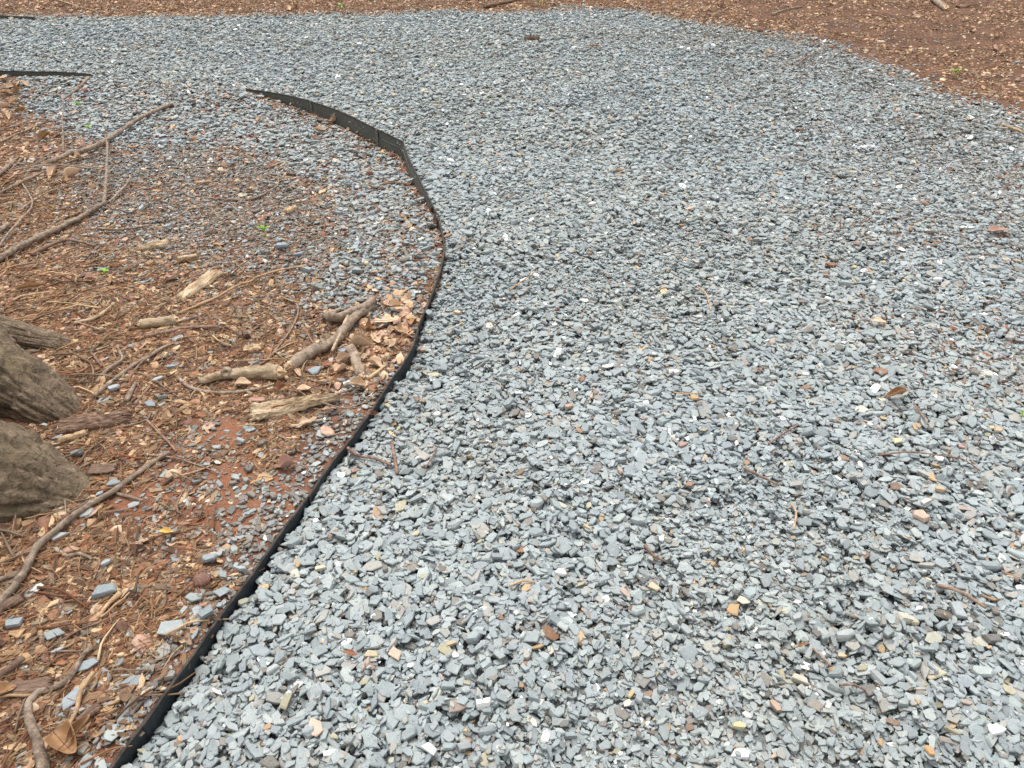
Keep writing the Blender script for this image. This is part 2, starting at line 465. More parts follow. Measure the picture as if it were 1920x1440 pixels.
# ------------------------------------------------------------------ stone shapes
def stone_mesh(kind, rnd, name='stone'):
    """angular crushed-slate shapes, 1 unit long"""
    bm = bmesh.new()
    if kind == 'round': asp, th = rnd.uniform(.7, .9), rnd.uniform(.5, .7)
    elif kind == 'chunk': asp, th = rnd.uniform(.6, .85), rnd.uniform(.24, .38)
    elif kind == 'sliver': asp, th = rnd.uniform(.28, .42), rnd.uniform(.14, .24)
    else: asp, th = rnd.uniform(.5, .85), rnd.uniform(.08, .17)
    n = rnd.choice([4, 4, 5, 5, 6, 6]) if kind != 'round' else 11
    a0 = rnd.uniform(0, 6.28)
    ring = []
    for i in range(n):
        a = a0 + (i + rnd.uniform(-.32, .32)) * 2 * math.pi / n
        r = rnd.uniform(.82, 1.08) if kind != 'round' else rnd.uniform(.93, 1.05)
        ring.append((math.cos(a) * r * .5, math.sin(a) * r * .5 * asp))
    tx, ty = rnd.uniform(-.14, .14), rnd.uniform(-.2, .2)
    for x, y in ring:
        q = rnd.uniform(-.12, .12)
        for lv, sc in ((.5, rnd.uniform(.74, .97)), (rnd.uniform(-.12, .25), 1.0), (-.5, rnd.uniform(.65, .95))):
            if kind == 'round': sc = {.5: .55, -.5: .55}.get(lv, 1.0)
            bm.verts.new((x * sc + rnd.uniform(-.015, .015), y * sc + rnd.uniform(-.015, .015), th * (lv + (tx * x + ty * y) * (1 if lv > .3 else 0) + q * (.15 if abs(lv) > .3 else 1))))
    if kind == 'round':
        for s in (-1, 1): bm.verts.new((rnd.uniform(-.05, .05), rnd.uniform(-.05, .05), s * th * .58))
    r = bmesh.ops.convex_hull(bm, input=bm.verts)
    bmesh.ops.delete(bm, geom=[v for v in bm.verts if not v.link_faces], context='VERTS')
    bmesh.ops.dissolve_limit(bm, angle_limit=math.radians(7), verts=bm.verts, edges=bm.edges)
    bmesh.ops.bevel(bm, geom=list(bm.edges), offset=.013 if kind != 'round' else .06, segments=1 if kind != 'round' else 2, affect='EDGES', clamp_overlap=True)
    xs = [v.co.x for v in bm.verts]; L = max(xs) - min(xs)
    bmesh.ops.scale(bm, vec=(1 / L, 1 / L, 1 / L), verts=bm.verts)
    me = bpy.data.meshes.new(name); bm.to_mesh(me); bm.free()
    if kind == 'round': me.polygons.foreach_set('use_smooth', [True] * len(me.polygons))
    me.materials.append(M_STONE)
    zs = [v.co.z for v in me.vertices]; ys = [v.co.y for v in me.vertices]
    return me, max(ys) - min(ys), max(zs) - min(zs)
rnd = random.Random(5)
PROTO = [stone_mesh('plate', rnd) for _ in range(40)] + [stone_mesh('chunk', rnd) for _ in range(8)] + [stone_mesh('sliver', rnd) for _ in range(12)]
ROUND = [stone_mesh('round', rnd) for _ in range(4)]
PASP = np.array([p[1] for p in PROTO]); PTH = np.array([p[2] for p in PROTO])
NP = len(PROTO)
def proto_collection(name, meshes):
    c = bpy.data.collections.new(name)
    for i, me in enumerate(meshes):
        o = bpy.data.objects.new('%s_%03d' % (name, i), me); c.objects.link(o)
    return c
C_STONES = proto_collection('stone_shapes', [p[0] for p in PROTO])

def inst_tree(name, coll):
    ng = bpy.data.node_groups.new(name, 'GeometryNodeTree')
    ng.interface.new_socket('Geometry', in_out='INPUT', socket_type='NodeSocketGeometry')
    ng.interface.new_socket('Geometry', in_out='OUTPUT', socket_type='NodeSocketGeometry')
    N = ng.nodes; L = ng.links
    gi = N.new('NodeGroupInput'); go = N.new('NodeGroupOutput')
    ci = N.new('GeometryNodeCollectionInfo'); ci.inputs['Collection'].default_value = coll
    ci.inputs['Separate Children'].default_value = True; ci.inputs['Reset Children'].default_value = True
    ip = N.new('GeometryNodeInstanceOnPoints'); ip.inputs['Pick Instance'].default_value = True
    def attr(nm, ty):
        a = N.new('GeometryNodeInputNamedAttribute'); a.data_type = ty; a.inputs['Name'].default_value = nm
        return a.outputs['Attribute']
    e = N.new('FunctionNodeEulerToRotation')
    L.new(attr('rot', 'FLOAT_VECTOR'), e.inputs[0]); L.new(e.outputs[0], ip.inputs['Rotation'])
    L.new(attr('scl', 'FLOAT_VECTOR'), ip.inputs['Scale']); L.new(attr('idx', 'INT'), ip.inputs['Instance Index'])
    L.new(gi.outputs[0], ip.inputs['Points']); L.new(ci.outputs[0], ip.inputs['Instance']); L.new(ip.outputs[0], go.inputs[0])
    return ng
def scatter(name, P, rot, scl, idx, tint, tree, parent=None):
    me = bpy.data.meshes.new(name)
    n = len(P)
    me.vertices.add(n); me.vertices.foreach_set('co', np.asarray(P, np.float32).ravel())
    for nm, ty, dat, key in (('rot', 'FLOAT_VECTOR', rot, 'vector'), ('scl', 'FLOAT_VECTOR', scl, 'vector'), ('idx', 'INT', idx, 'value'), ('tint', 'FLOAT_COLOR', tint, 'color')):
        a = me.attributes.new(nm, ty, 'POINT')
        a.data.foreach_set(key, np.asarray(dat, np.int32 if ty == 'INT' else np.float32).ravel())
    o = link(name, me, None, parent)
    md = o.modifiers.new('scatter', 'NODES'); md.node_group = tree
    return o
T_STONE = inst_tree('scatter_stones', C_STONES)

def eul(gx, gy, yaw):
    """XYZ euler angles of something lying on a plane with slopes gx, gy, turned by yaw"""
    n = np.stack([-gx, -gy, np.ones_like(gx)], -1); n /= np.linalg.norm(n, axis=-1, keepdims=True)
    c, s = np.cos(yaw), np.sin(yaw)
    x = np.stack([c, s, gx * c + gy * s], -1); x /= np.linalg.norm(x, axis=-1, keepdims=True)
    y = np.cross(n, x)
    return np.stack([np.arctan2(y[:, 2], n[:, 2]), np.arcsin(np.clip(-x[:, 2], -1, 1)), np.arctan2(x[:, 1], x[:, 0])], -1)

# ------------------------------------------------------------------ laying the stones: each comes to rest on what is already there
HRES = .005
gx_ = np.arange(X0, X1 + HRES, HRES); gy_ = np.arange(Y0, Y1 + HRES, HRES)
HX, HY = np.meshgrid(gx_, gy_)
TGT = np.empty(HX.shape, np.float32)
for r0 in range(0, HX.shape[0], 200):
    TGT[r0:r0+200] = surf(HX[r0:r0+200], HY[r0:r0+200])
EDG = samp(D1, HX, HY).astype(np.float32)
H = TGT.copy()
gv = np.zeros_like(H)
for r0 in range(0, HX.shape[0], 200): gv[r0:r0+200] = gravelly(HX[r0:r0+200], HY[r0:r0+200])
H -= np.where(EDG > 0, BED * gv, 0).astype(np.float32)
del gv, HX, HY
print('grids', round(time.time() - T0, 1))

NYAW, SIZES = 12, [.006, .009, .012, .016, .020, .025, .031, .038, .046, .056]
ASPQ = [.35, .6, .85]
TAB = {}
for si, s in enumerate(SIZES):
    for yi in range(NYAW):
        for ai, asp in enumerate(ASPQ):
            a = s / 2; b = s / 2 * asp; k = int(a / HRES) + 1
            oy, ox = np.mgrid[-k:k+1, -k:k+1]
            th = math.pi * yi / NYAW
            u = (ox * math.cos(th) + oy * math.sin(th)) * HRES; v = (-ox * math.sin(th) + oy * math.cos(th)) * HRES
            m = (u / max(a, .004)) ** 2 + (v / max(b, .004)) ** 2 <= 1.0
            ox = ox[m]; oy = oy[m]
            A = np.stack([np.ones(len(ox)), ox * HRES, oy * HRES], -1)
            pin = np.linalg.pinv(np.vstack([A, [[0, .01, 0], [0, 0, .01]]]))[:, :len(ox)]
            TAB[si, yi, ai] = (oy, ox, pin.astype(np.float32), A.astype(np.float32))
def lay(x, y, s, pid, yaw, cap, side_rule=True, tip=.035):
    """sequential resting; returns kept indices, z, slopes"""
    n = len(x)
    si = np.clip(np.searchsorted(SIZES, s * 1.08) - 1, 0, len(SIZES) - 1)
    yi = np.round((yaw % math.pi) / math.pi * NYAW).astype(int) % NYAW
    asp = PASP[pid]; ai = np.where(asp < .48, 0, np.where(asp < .72, 1, 2))
    th = PTH[pid] * s
    ix = np.round((x - X0) / HRES).astype(int); iy = np.round((y - Y0) / HRES).astype(int)
    ex = samp(D1, x, y)
    keep = []; Z = []; GX = []; GY = []; flt = 1 - .35 * sstep(2.5, 6, y)
    seat = R.random(n) < .9; tips = R.random(n) < tip; tg = R.normal(0, .7, (n, 2)); wob = R.normal(0, .045, (n, 2))
    ny, nx = H.shape
    for i in range(n):
        if abs(ex[i]) < s[i] * .34 + .002 and side_rule: continue
        oy, ox, pin, A = TAB[si[i], yi[i], ai[i]]
        jy = iy[i] + oy; jx = ix[i] + ox
        if iy[i] < 12 or ix[i] < 12 or iy[i] > ny - 13 or ix[i] > nx - 13: continue
        hh = H[jy, jx]
        c = pin @ hh
        c0, g0, g1 = float(c[0]), float(c[1]), float(c[2])
        g0 = max(-.34, min(.34, g0 * .7 * flt[i])); g1 = max(-.34, min(.34, g1 * .7 * flt[i]))
        if tips[i]: g0 += tg[i, 0]; g1 += tg[i, 1]
        g0 += wob[i, 0]; g1 += wob[i, 1]
        pl = A @ np.array((0, g0, g1), np.float32)
        res = float((hh - pl).max())
        if res > th[i] * .9 + .0025 and seat[i]: continue
        z = .45 * res + .55 * float((hh - pl).mean()) + th[i] * .42
        if z > cap[i]: continue
        top = pl + (z + th[i] * .42)
        H[jy, jx] = np.maximum(hh, top)
        keep.append(i); Z.append(z); GX.append(g0); GY.append(g1)
    return np.array(keep, int), np.array(Z), np.array(GX), np.array(GY)

def view_points(n_per_m2, y0, y1, side=1.1):
    """random ground points over what the camera sees, plus a margin on both sides"""
    def hw(y): return .666 * (CP * y + SP * CAM_H) + side
    W = hw(y1); n = int(n_per_m2 * 2 * W * (y1 - y0))
    y = R.uniform(y0, y1, n); x = R.uniform(-W, W, n)
    m = np.abs(x) < hw(y)
    m &= np.abs(x) < 7.2
    return x[m], y[m]

GREYS = np.array([lin(c) for c in ('8e9798', '939a9a', '8a9292', '989e9d', '8c9493', '919897', '888f92', '9ca29f', '858c8d', '8f9596', '959a99', '82898a', '97958e')]) * .99
DULLS = np.array([lin(c) for c in ('7f7c76', '87817a', '73716d', '8c867d', '7c7871', '7a736a', '898680')]) * .85
ODDS = np.array([lin(c) for c in ('dcdcd6', 'e6e4e0', 'c9ac84', 'b79a74', 'a98b6c', '8f6b52', 'a8978a', 'a9a389', 'a09a80', '8c7462', 'c8c4b4', 'b8b096')])
def tints(n, x, y, dull=0.0, odd=.035):
    t = GREYS[R.integers(0, len(GREYS), n)] * R.uniform(.90, 1.09, (n, 1))
    k = R.random(n) < (dull if np.isscalar(dull) else dull)
    t[k] = DULLS[R.integers(0, len(DULLS), k.sum())] * R.uniform(.75, 1.15, (k.sum(), 1))
    k = R.random(n) < odd
    t[k] = ODDS[R.integers(0, len(ODDS), k.sum())] * R.uniform(.7, 1.0, (k.sum(), 1))
    k = R.random(n) < .004
    t[k] = np.array(lin('efedea'))
    warm = (fbm(x, y, 1.3, 40) * .03)[:, None]
    t = t * (1 + warm * np.array([[1.0, .2, -1.0]])) * (1 + .06 * fbm(x, y, 2.2, 44)[:, None])
    return np.concatenate([np.clip(t, 0, 1), R.random((n, 1))], 1)

POLY = lambda p: Gpoly(p, -.03)
P_SPILL = POLY([(30, 140), (40, 190), (110, 232), (230, 262), (330, 262), (430, 262), (540, 300), (620, 350), (655, 420), (640, 480), (600, 540), (640, 590), (690, 610), (770, 640), (792, 590), (832, 475), (815, 395), (750, 280), (620, 215), (460, 172), (160, 140)])
P_DUSTY = POLY([(150, 280), (330, 255), (560, 300), (680, 400), (720, 560), (680, 620), (580, 580), (480, 520), (330, 500), (200, 450), (120, 360)])
P_DUSTY_WIDE = POLY([(60, 260), (330, 250), (700, 400), (760, 600), (560, 660), (380, 600), (200, 560), (60, 520), (-60, 400)])
P_DUSTY2 = POLY([(690, 700), (700, 770), (560, 1000), (470, 1085), (400, 1080), (420, 980), (540, 880), (600, 790), (620, 740)])
P_DUSTY3 = POLY([(420, 800), (480, 840), (500, 930), (420, 1010), (300, 1080), (230, 1060), (290, 960), (250, 900), (340, 840)])
P_BARE = [POLY(q) for q in ([(395, 800), (450, 790), (480, 830), (440, 850), (400, 850)], [(390, 890), (470, 880), (470, 980), (430, 990), (400, 940)], [(200, 945), (290, 930), (300, 975), (230, 985)], [(20, 770), (110, 740), (120, 800), (60, 825), (0, 820)], [(100, 870), (170, 890), (170, 930), (130, 900)])]
P_LOWER = Gpoly([(0, 1290), (130, 1180), (330, 1090), (470, 1075), (430, 1140), (330, 1290), (190, 1480), (-60, 1480), (-60, 1330)])
P_LOWER_TIGHT = Gpoly([(330, 1150), (440, 1100), (300, 1310), (230, 1420), (150, 1440), (120, 1330), (200, 1290), (270, 1200)])

PX = []; 
def run_lay(x, y, s, cap, **kw):
    pid = R.integers(0, NP, len(x)); yaw = R.uniform(0, 2 * math.pi, len(x))
    k, z, gx, gy = lay(x, y, s, pid, yaw, cap, **kw)
    return x[k], y[k], z, s[k], pid[k], eul(gx, gy, yaw[k])
def sizes(n, med, sg, lo, hi): return np.clip(med * np.exp(R.normal(0, sg, n)), lo, hi)

store = []     # (x, y, z, s, pid, euler, tint) per batch of the path
# under layer of small stuff, then the main body of the stone
def path_batch(dens, med, sg, lo, hi, y0, y1, lift, dull, odd, tip=.02, margin=1.0):
    x, y = view_points(dens, y0, y1, margin)
    m = (d_edge(x, y) > 0) & (R.random(len(x)) < gravelly(x, y))
    x, y = x[m], y[m]
    fine = sstep(.1, .8, fbm(x, y, 1.1, 60) + .45 * np.exp(-((x - .25 - .12 * y) / .45) ** 2) - .12)   # trodden, finer patches
    s = sizes(len(x), med, sg, lo, hi) * (1 - .36 * fine)
    s *= 1 - .08 * sstep(2.0, 4.5, y)
    cap = surf(x, y) + lift + (.007 * fbm(x, y, 9, 50))
    r = run_lay(x, y, s, cap, tip=tip)
    dl = dull + .28 * sstep(.6, 2.4, r[0]) * sstep(2.0, 4.0, r[1]) * (fbm(r[0], r[1], 2.5, 66) > -.2)
    t = tints(len(r[0]), r[0], r[1], dl, odd)
    store.append((*r, t))
path_batch(2200, .012, .25, .007, .02, .42, 4.2, -.012, .25, .05)
path_batch(13000, .0265, .38, .012, .056, .42, 4.4, .004, .05, .026)
path_batch(9000, .0275, .36, .012, .054, 4.4, 6.8, .004, .06, .03, margin=1.2)
path_batch(6000, .029, .34, .014, .054, 6.8, 9.8, .004, .07, .035, margin=1.0)
path_batch(900, .0175, .35, .009, .034, .42, 7.0, .012, .08, .05, tip=.02)
print('near path', sum(len(b[0]) for b in store), round(time.time() - T0, 1))

def rest_simple(x, y, s, pid, tilt, sink=.35):
    """lay without disturbing: on the present surface, following its slope a little"""
    ix = np.clip(np.round((x - X0) / HRES).astype(int), 4, H.shape[1] - 5); iy = np.clip(np.round((y - Y0) / HRES).astype(int), 4, H.shape[0] - 5)
    h = (H[iy, ix] * 2 + H[iy + 2, ix] + H[iy - 2, ix] + H[iy, ix + 2] + H[iy, ix - 2]) / 6
    gx = np.clip((H[iy, ix + 2] - H[iy, ix - 2]) / (4 * HRES), -.7, .7) * .6 + R.normal(0, tilt, len(x))
    gy = np.clip((H[iy + 2, ix] - H[iy - 2, ix]) / (4 * HRES), -.7, .7) * .6 + R.normal(0, tilt, len(x))
    return h, gx, gy
def far_batch(dens, med, y0, y1):
    x, y = view_points(dens, y0, y1, 1.3)
    m = (d_edge(x, y) > 0.012) & (R.random(len(x)) < gravelly(x, y))
    x, y = x[m], y[m]
    s = sizes(len(x), med, .38, .010, .045)
    pid = R.integers(0, NP, len(x)); yaw = R.uniform(0, 6.283, len(x))
    gx = R.normal(0, .32, len(x)); gy = R.normal(0, .32, len(x))
    z = surf(x, y) + R.uniform(-.014, .004, len(x)) + .008 * fbm(x, y, 9, 50)
    store.append((x, y, z, s, pid, eul(gx, gy, yaw), tints(len(x), x, y, .10, .035)))
# stray slate beyond the path's margin
x, y = view_points(420, 2.6, 9.8, 1.0)
d2 = d_far(x, y); m = (d2 < .05) & (R.random(len(x)) < np.exp(-np.abs(d2) / .30)) & (d_edge(x, y) > 0)
x, y = x[m], y[m]; s = sizes(len(x), .022, .35, .01, .04)
store.append((x, y, surf(x, y) + s * .06, s, R.integers(0, NP, len(x)), eul(R.normal(0, .2, len(x)), R.normal(0, .2, len(x)), R.uniform(0, 6.28, len(x))), tints(len(x), x, y, .3, .03)))
# small fragments lodged between the stones
x, y = view_points(3200, .42, 4.4, .8); m = d_edge(x, y) > .012; x, y = x[m], y[m]
s = sizes(len(x), .009, .35, .004, .017); pid = R.integers(0, NP, len(x))
h, gx, gy = rest_simple(x, y, s, pid, .3)
store.append((x, y, h - .001, s, pid, eul(gx, gy, R.uniform(0, 6.28, len(x))), tints(len(x), x, y, .25, .10)))
B = [np.concatenate([b[i] for b in store]) for i in range(7)]
bx, by, bz, bs, bp, be, bt = B
print('path stones', len(bx), round(time.time() - T0, 1))
# the stones that show largest become parts of their own
on_scr_x = 960 + FPX * bx / (by * CP + (CAM_H - bz) * SP)
on_scr_y = 720 - FPX * ((bz - CAM_H) * CP + by * SP) / (by * CP + (CAM_H - bz) * SP)
ixc = np.clip(np.round((bx - X0) / HRES).astype(int), 0, H.shape[1] - 1); iyc = np.clip(np.round((by - Y0) / HRES).astype(int), 0, H.shape[0] - 1)
topmost = bz + PTH[bp] * bs * .42 >= H[iyc, ixc] - .003
vis = topmost & (on_scr_x > 8) & (on_scr_x < 1912) & (on_scr_y > 60) & (on_scr_y < 1432)
score = np.where(vis, bs * np.sqrt(PASP[bp]) * pxm(by), 0)
big = np.argsort(-score)[:296]
isbig = np.zeros(len(bx), bool); isbig[big] = True
def scl3(s, seed=0, jit=.12):
    k = np.repeat(s[:, None], 3, 1); k[:, 2] *= R.uniform(1 - jit, 1 + jit * 2, len(s)); k[:, 1] *= R.uniform(.92, 1.08, len(s))
    return k
m = ~isbig
g = scatter('gravel', np.stack([bx, by, bz], -1)[m], be[m], scl3(bs[m]), bp[m], bt[m], T_STONE, path)
tag(g, 'blue grey crushed slate gravel covering the path', None, None, 'stuff')
for i in big:
    o = bpy.data.objects.new('stone', PROTO[bp[i]][0]); COL.objects.link(o)
    o.location = (bx[i], by[i], bz[i]); o.rotation_euler = be[i]; o.scale = (bs[i],) * 3
    o['tint'] = [float(v) for v in bt[i]]; o.parent = path
print('stones linked', round(time.time() - T0, 1))

# ------------------------------------------------------------------ soil side: spilled slate, dusty small gravel, litter
def left_only(x, y, gap=.0): return d_edge(x, y) < -gap
lstore = []
x, y = view_points(4600, .5, 7.0, 1.0); m = left_only(x, y, .006); x, y = x[m], y[m]
m = soft_in(x, y, P_SPILL, .13) & (R.random(len(x)) < .9); xs_, ys_ = x[m], y[m]
s = sizes(len(xs_), .024, .38, .011, .05)
r = run_lay(xs_, ys_, s, surf(xs_, ys_) + .028)
lstore.append((*r, tints(len(r[0]), r[0], r[1], .05, .02)))
x, y = view_points(10500, .5, 6.4, .9); m = left_only(x, y, .006); x, y = x[m], y[m]
pr = np.zeros(len(x)); pr[soft_in(x, y, P_DUSTY_WIDE, .2)] = .30; pr[soft_in(x, y, P_DUSTY, .16)] = .95; pr[soft_in(x, y, P_DUSTY2, .05)] = .95; pr[soft_in(x, y, P_DUSTY3, .10)] = .5; pr = np.maximum(pr, .09 * (fbm(x, y, 4, 70) > -.1))
de = d_edge(x, y); pr = np.maximum(pr, .9 * (de > -.085 - .05 * fbm(x, y, 6, 71)) * (y < 2.7))
m = R.random(len(x)) < pr; x, y = x[m], y[m]
s = sizes(len(x), .0135, .38, .007, .03)
r = run_lay(x, y, s, surf(x, y) + .014)
lstore.append((*r, tints(len(r[0]), r[0], r[1], .78, .03)))
# clean slates thrown over the soil near the edging at the lower left, and singly elsewhere
x, y = view_points(900, .45, 2.0, .9); m = left_only(x, y, .010); x, y = x[m], y[m]
pr = .05 + .34 * soft_in(x, y, P_LOWER, .05) + .6 * soft_in(x, y, P_LOWER_TIGHT, .04)
m = R.random(len(x)) < pr; x, y = x[m], y[m]
s = sizes(len(x), .029, .33, .014, .05)
r = run_lay(x, y, s, surf(x, y) + .02, tip=.0)
lstore.append((*r, tints(len(r[0]), r[0], r[1], .06, .05)))
x, y = view_points(75, 1.9, 4.5, .9); m = left_only(x, y, .02); x, y = x[m], y[m]
s = sizes(len(x), .028, .3, .014, .045)
r = run_lay(x, y, s, surf(x, y) + .02, tip=.0)
lstore.append((*r, tints(len(r[0]), r[0], r[1], .1, .05)))
L_ = [np.concatenate([b[i] for b in lstore]) for i in range(7)]
g = scatter('gravel', np.stack(L_[:3], -1), L_[5], scl3(L_[3]), L_[4], L_[6], T_STONE)
tag(g, 'slate chippings and dusty gravel spilled over the soil left of the edging', None, None, 'stuff')
print('left stones', len(L_[0]), round(time.time() - T0, 1))

# litter shapes -------------------------------------------------
def tube(path_pts, radii, sides=6, wob=0.0, seed=0, flat=1.0, cap=True):
    """a swept tube through 3-D points; returns verts, faces"""
    P = [Vector(p) for p in path_pts]; n = len(P)
    vs, fs = [], []
    up = Vector((0, 0, 1)); prev = None
    for i in range(n):
        t = (P[min(i + 1, n - 1)] - P[max(i - 1, 0)]); t = t.normalized() if t.length > 1e-9 else Vector((1, 0, 0))
        if prev is None:
            a = t.cross(up)
            if a.length < .05: a = t.cross(Vector((0, 1, 0)))
        else: a = prev - t * prev.dot(t)
        a.normalize(); prev = a
        b = t.cross(a)
        for k in range(sides):
            an = 2 * math.pi * k / sides
            d = a * math.cos(an) + b * math.sin(an) * flat
            r = radii[i]
            if wob: r *= 1 + wob * mnoise.noise(Vector((P[i].x * 40 + seed * 9, P[i].y * 40 + math.cos(an) * 1.3, P[i].z * 40 + math.sin(an) * 1.3)))
            vs.append(P[i] + d * r)
    for i in range(n - 1):
        for k in range(sides):
            k2 = (k + 1) % sides
            fs.append((i * sides + k, i * sides + k2, (i + 1) * sides + k2, (i + 1) * sides + k))
    if cap:
        fs.append(tuple(range(sides - 1, -1, -1))); fs.append(tuple((n - 1) * sides + k for k in range(sides)))
    return vs, fs
def chip_mesh(rd, mat):
    """splinter or flake of bark, 1 unit long, bent, ragged"""
    n = 4; w = rd.uniform(.16, .5); th = rd.uniform(.05, .12); bend = rd.uniform(-.25, .25); vs = []
    for i in range(n):
        t = i / (n - 1) - .5
        ww = w * (1 - (2 * t) ** 4 * rd.uniform(.3, .9)) * rd.uniform(.75, 1.1)
        yo = rd.uniform(-.07, .07); z = bend * (t * t - .08) + rd.uniform(-.02, .02)
        tw = rd.uniform(-.1, .1)
        vs += [(t, yo - ww / 2, z - tw * ww), (t, yo + ww / 2, z + tw * ww), (t, yo + ww / 2, z + th + tw * ww), (t, yo - ww / 2, z + th - tw * ww)]
    fs = []
    for i in range(n - 1):
        a = i * 4; b = a + 4
        for k in range(4): fs.append((a + k, a + (k + 1) % 4, b + (k + 1) % 4, b + k))
    fs += [(3, 2, 1, 0), (n * 4 - 4, n * 4 - 3, n * 4 - 2, n * 4 - 1)]
    me = mesh('chip', vs, fs); me.materials.append(mat); return me
def strand_mesh(rd, mat, r0, curve):
    n = 7; a = rd.uniform(-curve, curve); b = rd.uniform(-curve, curve) * .5; ph = rd.uniform(0, 3)
    P = [(t - .5, a * math.sin(t * 3.1 + ph * .2) + b * math.sin(t * 6 + ph) * .3, .10 * rd.uniform(.3, 1) * math.sin(t * 3.1)) for t in [i / (n - 1) for i in range(n)]]
    v, f = tube(P, [r0 * (1 - .5 * i / (n - 1)) for i in range(n)], 4)
    me = mesh('strand', v, f, True); me.materials.append(mat); return me
def scrap_mesh(rd, mat):
    """scrap of dead leaf, 1 unit across, curled"""
    n = rd.choice([6, 7, 8]); cx, cy = rd.uniform(-.9, .9), rd.uniform(-.9, .9); k = rd.uniform(.15, .5)
    zf = lambda x, y: k * (x * cx + y * cy) ** 2 + .1 * math.sin(5 * x + cx) * math.cos(4 * y)
    ring = [(math.cos(2 * math.pi * i / n) * .5 * rd.uniform(.6, 1.05), math.sin(2 * math.pi * i / n) * .4 * rd.uniform(.6, 1.1)) for i in range(n)]
    vs = [(x, y, zf(x, y)) for x, y in ring] + [(x * .5, y * .5, zf(x * .5, y * .5)) for x, y in ring] + [(0, 0, 0)]
    vs += [(a, b, c - .03) for a, b, c in vs]
    fs = []; o = 2 * n + 1
    for i in range(n):
        j = (i + 1) % n
        fs += [(i, j, n + j, n + i), (n + i, n + j, 2 * n), (o + n + i, o + n + j, o + j, o + i), (o + 2 * n, o + n + j, o + n + i), (i, o + i, o + j, j)]
    me = mesh('scrap', vs, fs, True); me.materials.append(mat); return me
rd = random.Random(21)
T_CHIP = inst_tree('scatter_chips', proto_collection('chip_shapes', [chip_mesh(rd, M_CHIP) for _ in range(16)]))
T_NEEDLE = inst_tree('scatter_needles', proto_collection('needle_shapes', [strand_mesh(rd, M_NEEDLE, .012, .18) for _ in range(12)]))
T_TWIG = inst_tree('scatter_twigs', proto_collection('twig_shapes', [strand_mesh(rd, M_CHIP, .028, .12) for _ in range(12)]))
T_SCRAP = inst_tree('scatter_scraps', proto_collection('scrap_shapes', [scrap_mesh(rd, M_LEAFBIT) for _ in range(14)]))
WOODS = np.array([lin(c) for c in ('745c48', '866b52', '9e8162', '604a38', 'b09270', '544234', '886b50', 'bda381', '7a624c', '7c6a57', '7a533c', '6e6152', '8c7c67', '8a6045')])
STRAWS = np.array([lin(c) for c in ('9c724e', '85553a', 'b0885f', '724834', 'bc986e', '926143')])
LEAFS = np.array([lin(c) for c in ('a88768', 'b89977', '856048', '946e54', 'c0a68a', '7d5a48', 'ad8d7a', '705244')])
def lit(pal, n, lo=.82, hi=1.22):
    return np.concatenate([np.clip(pal[R.integers(0, len(pal), n)] * R.uniform(lo, hi, (n, 1)), 0, 1), R.random((n, 1))], 1)
def litter(name, label, x, y, s, pal, tree, nproto, tilt, lift, lo=.82, hi=1.22, asp=None, parent=None):
    h, gx, gy = rest_simple(x, y, s, None, tilt)
    yaw = R.normal(.6, .9, len(x)) + (R.random(len(x)) < .35) * R.uniform(0, 3.1, len(x))
    if asp is None: sc = np.repeat(s[:, None], 3, 1)
    else: sc = np.stack([s, s * R.uniform(*asp, len(s)), s], -1)
    o = scatter(name, np.stack([x, y, h + lift * s], -1), eul(gx, gy, yaw), sc, R.integers(0, nproto, len(x)), lit(pal, len(x), lo, hi), tree, parent)
    tag(o, label, None, None, 'stuff'); return o
def zone_litter(x, y):
    """how much litter lies here, 0..1"""
    de = d_edge(x, y); L = de < -.004
    p = np.where(L, 1.0, 0.0)
    p[L & pip(x, y, P_SPILL)] *= .10
    p[L & pip(x + .08 * fbm(x, y, 6, 85), y, P_DUSTY_WIDE)] *= .6
    p[L & pip(x, y + .1 * fbm(x, y, 6, 86), P_DUSTY)] *= .30
    p[L & pip(x, y, P_DUSTY2)] *= .06
    p[L & pip(x, y, P_DUSTY3)] *= .35
    for q in P_BARE: p[L & pip(x + .05 * fbm(x, y, 12, 87), y + .04 * fbm(x, y, 12, 88), q)] *= .05
    p[L & (de > -.08) & (y < 2.3)] *= .35
    bare = fbm(x, y, 3.4, 80)
    p = np.where(L, p * (1 - .85 * sstep(.32, .55, bare)), p)
    d2 = d_far(x, y)
    out = (~L) & (d2 < .03)
    p = np.where(out, .35 + .5 * sstep(.0, .5, fbm(x, y, 2.2, 81)), p)
    right_bank = out & (x > 1.5)
    p = np.where(right_bank, .18 + .6 * sstep(-.1, .5, fbm(x, y, 3, 83)), p)
    back = out & (x < 2.5)
    p = np.where(back, np.maximum(p, .75), p)
    return p
def lpts(dens_near, dens_far, split=4.2):
    x, y = view_points(dens_near, .45, split, .9); xb, yb = view_points(dens_far, split, 10.6, 1.2)
    x = np.concatenate([x, xb]); y = np.concatenate([y, yb])
    m = R.random(len(x)) < zone_litter(x, y)
    return x[m], y[m]
x, y = lpts(17000, 5600); s = sizes(len(x), .015, .48, .005, .046)
litter('wood_chips', 'brown bark crumbs and wood splinters covering the red soil', x, y, s, WOODS, T_CHIP, 16, .22, .02, asp=(.7, 1.5))
x, y = lpts(4300, 900); s = sizes(len(x), .045, .35, .02, .09)
litter('pine_needles', 'dry orange brown needles and grass straw strewn on the soil', x, y, s, STRAWS, T_NEEDLE, 12, .10, .06)
x, y = lpts(360, 130); s = sizes(len(x), .075, .4, .035, .17)
litter('twig_litter', 'thin dry twig bits lying over the soil', x, y, s, WOODS, T_TWIG, 12, .05, .05)
x, y = lpts(1000, 900); s = sizes(len(x), .025, .4, .012, .060) * np.where(y > 4.2, 1.15, 1.0)
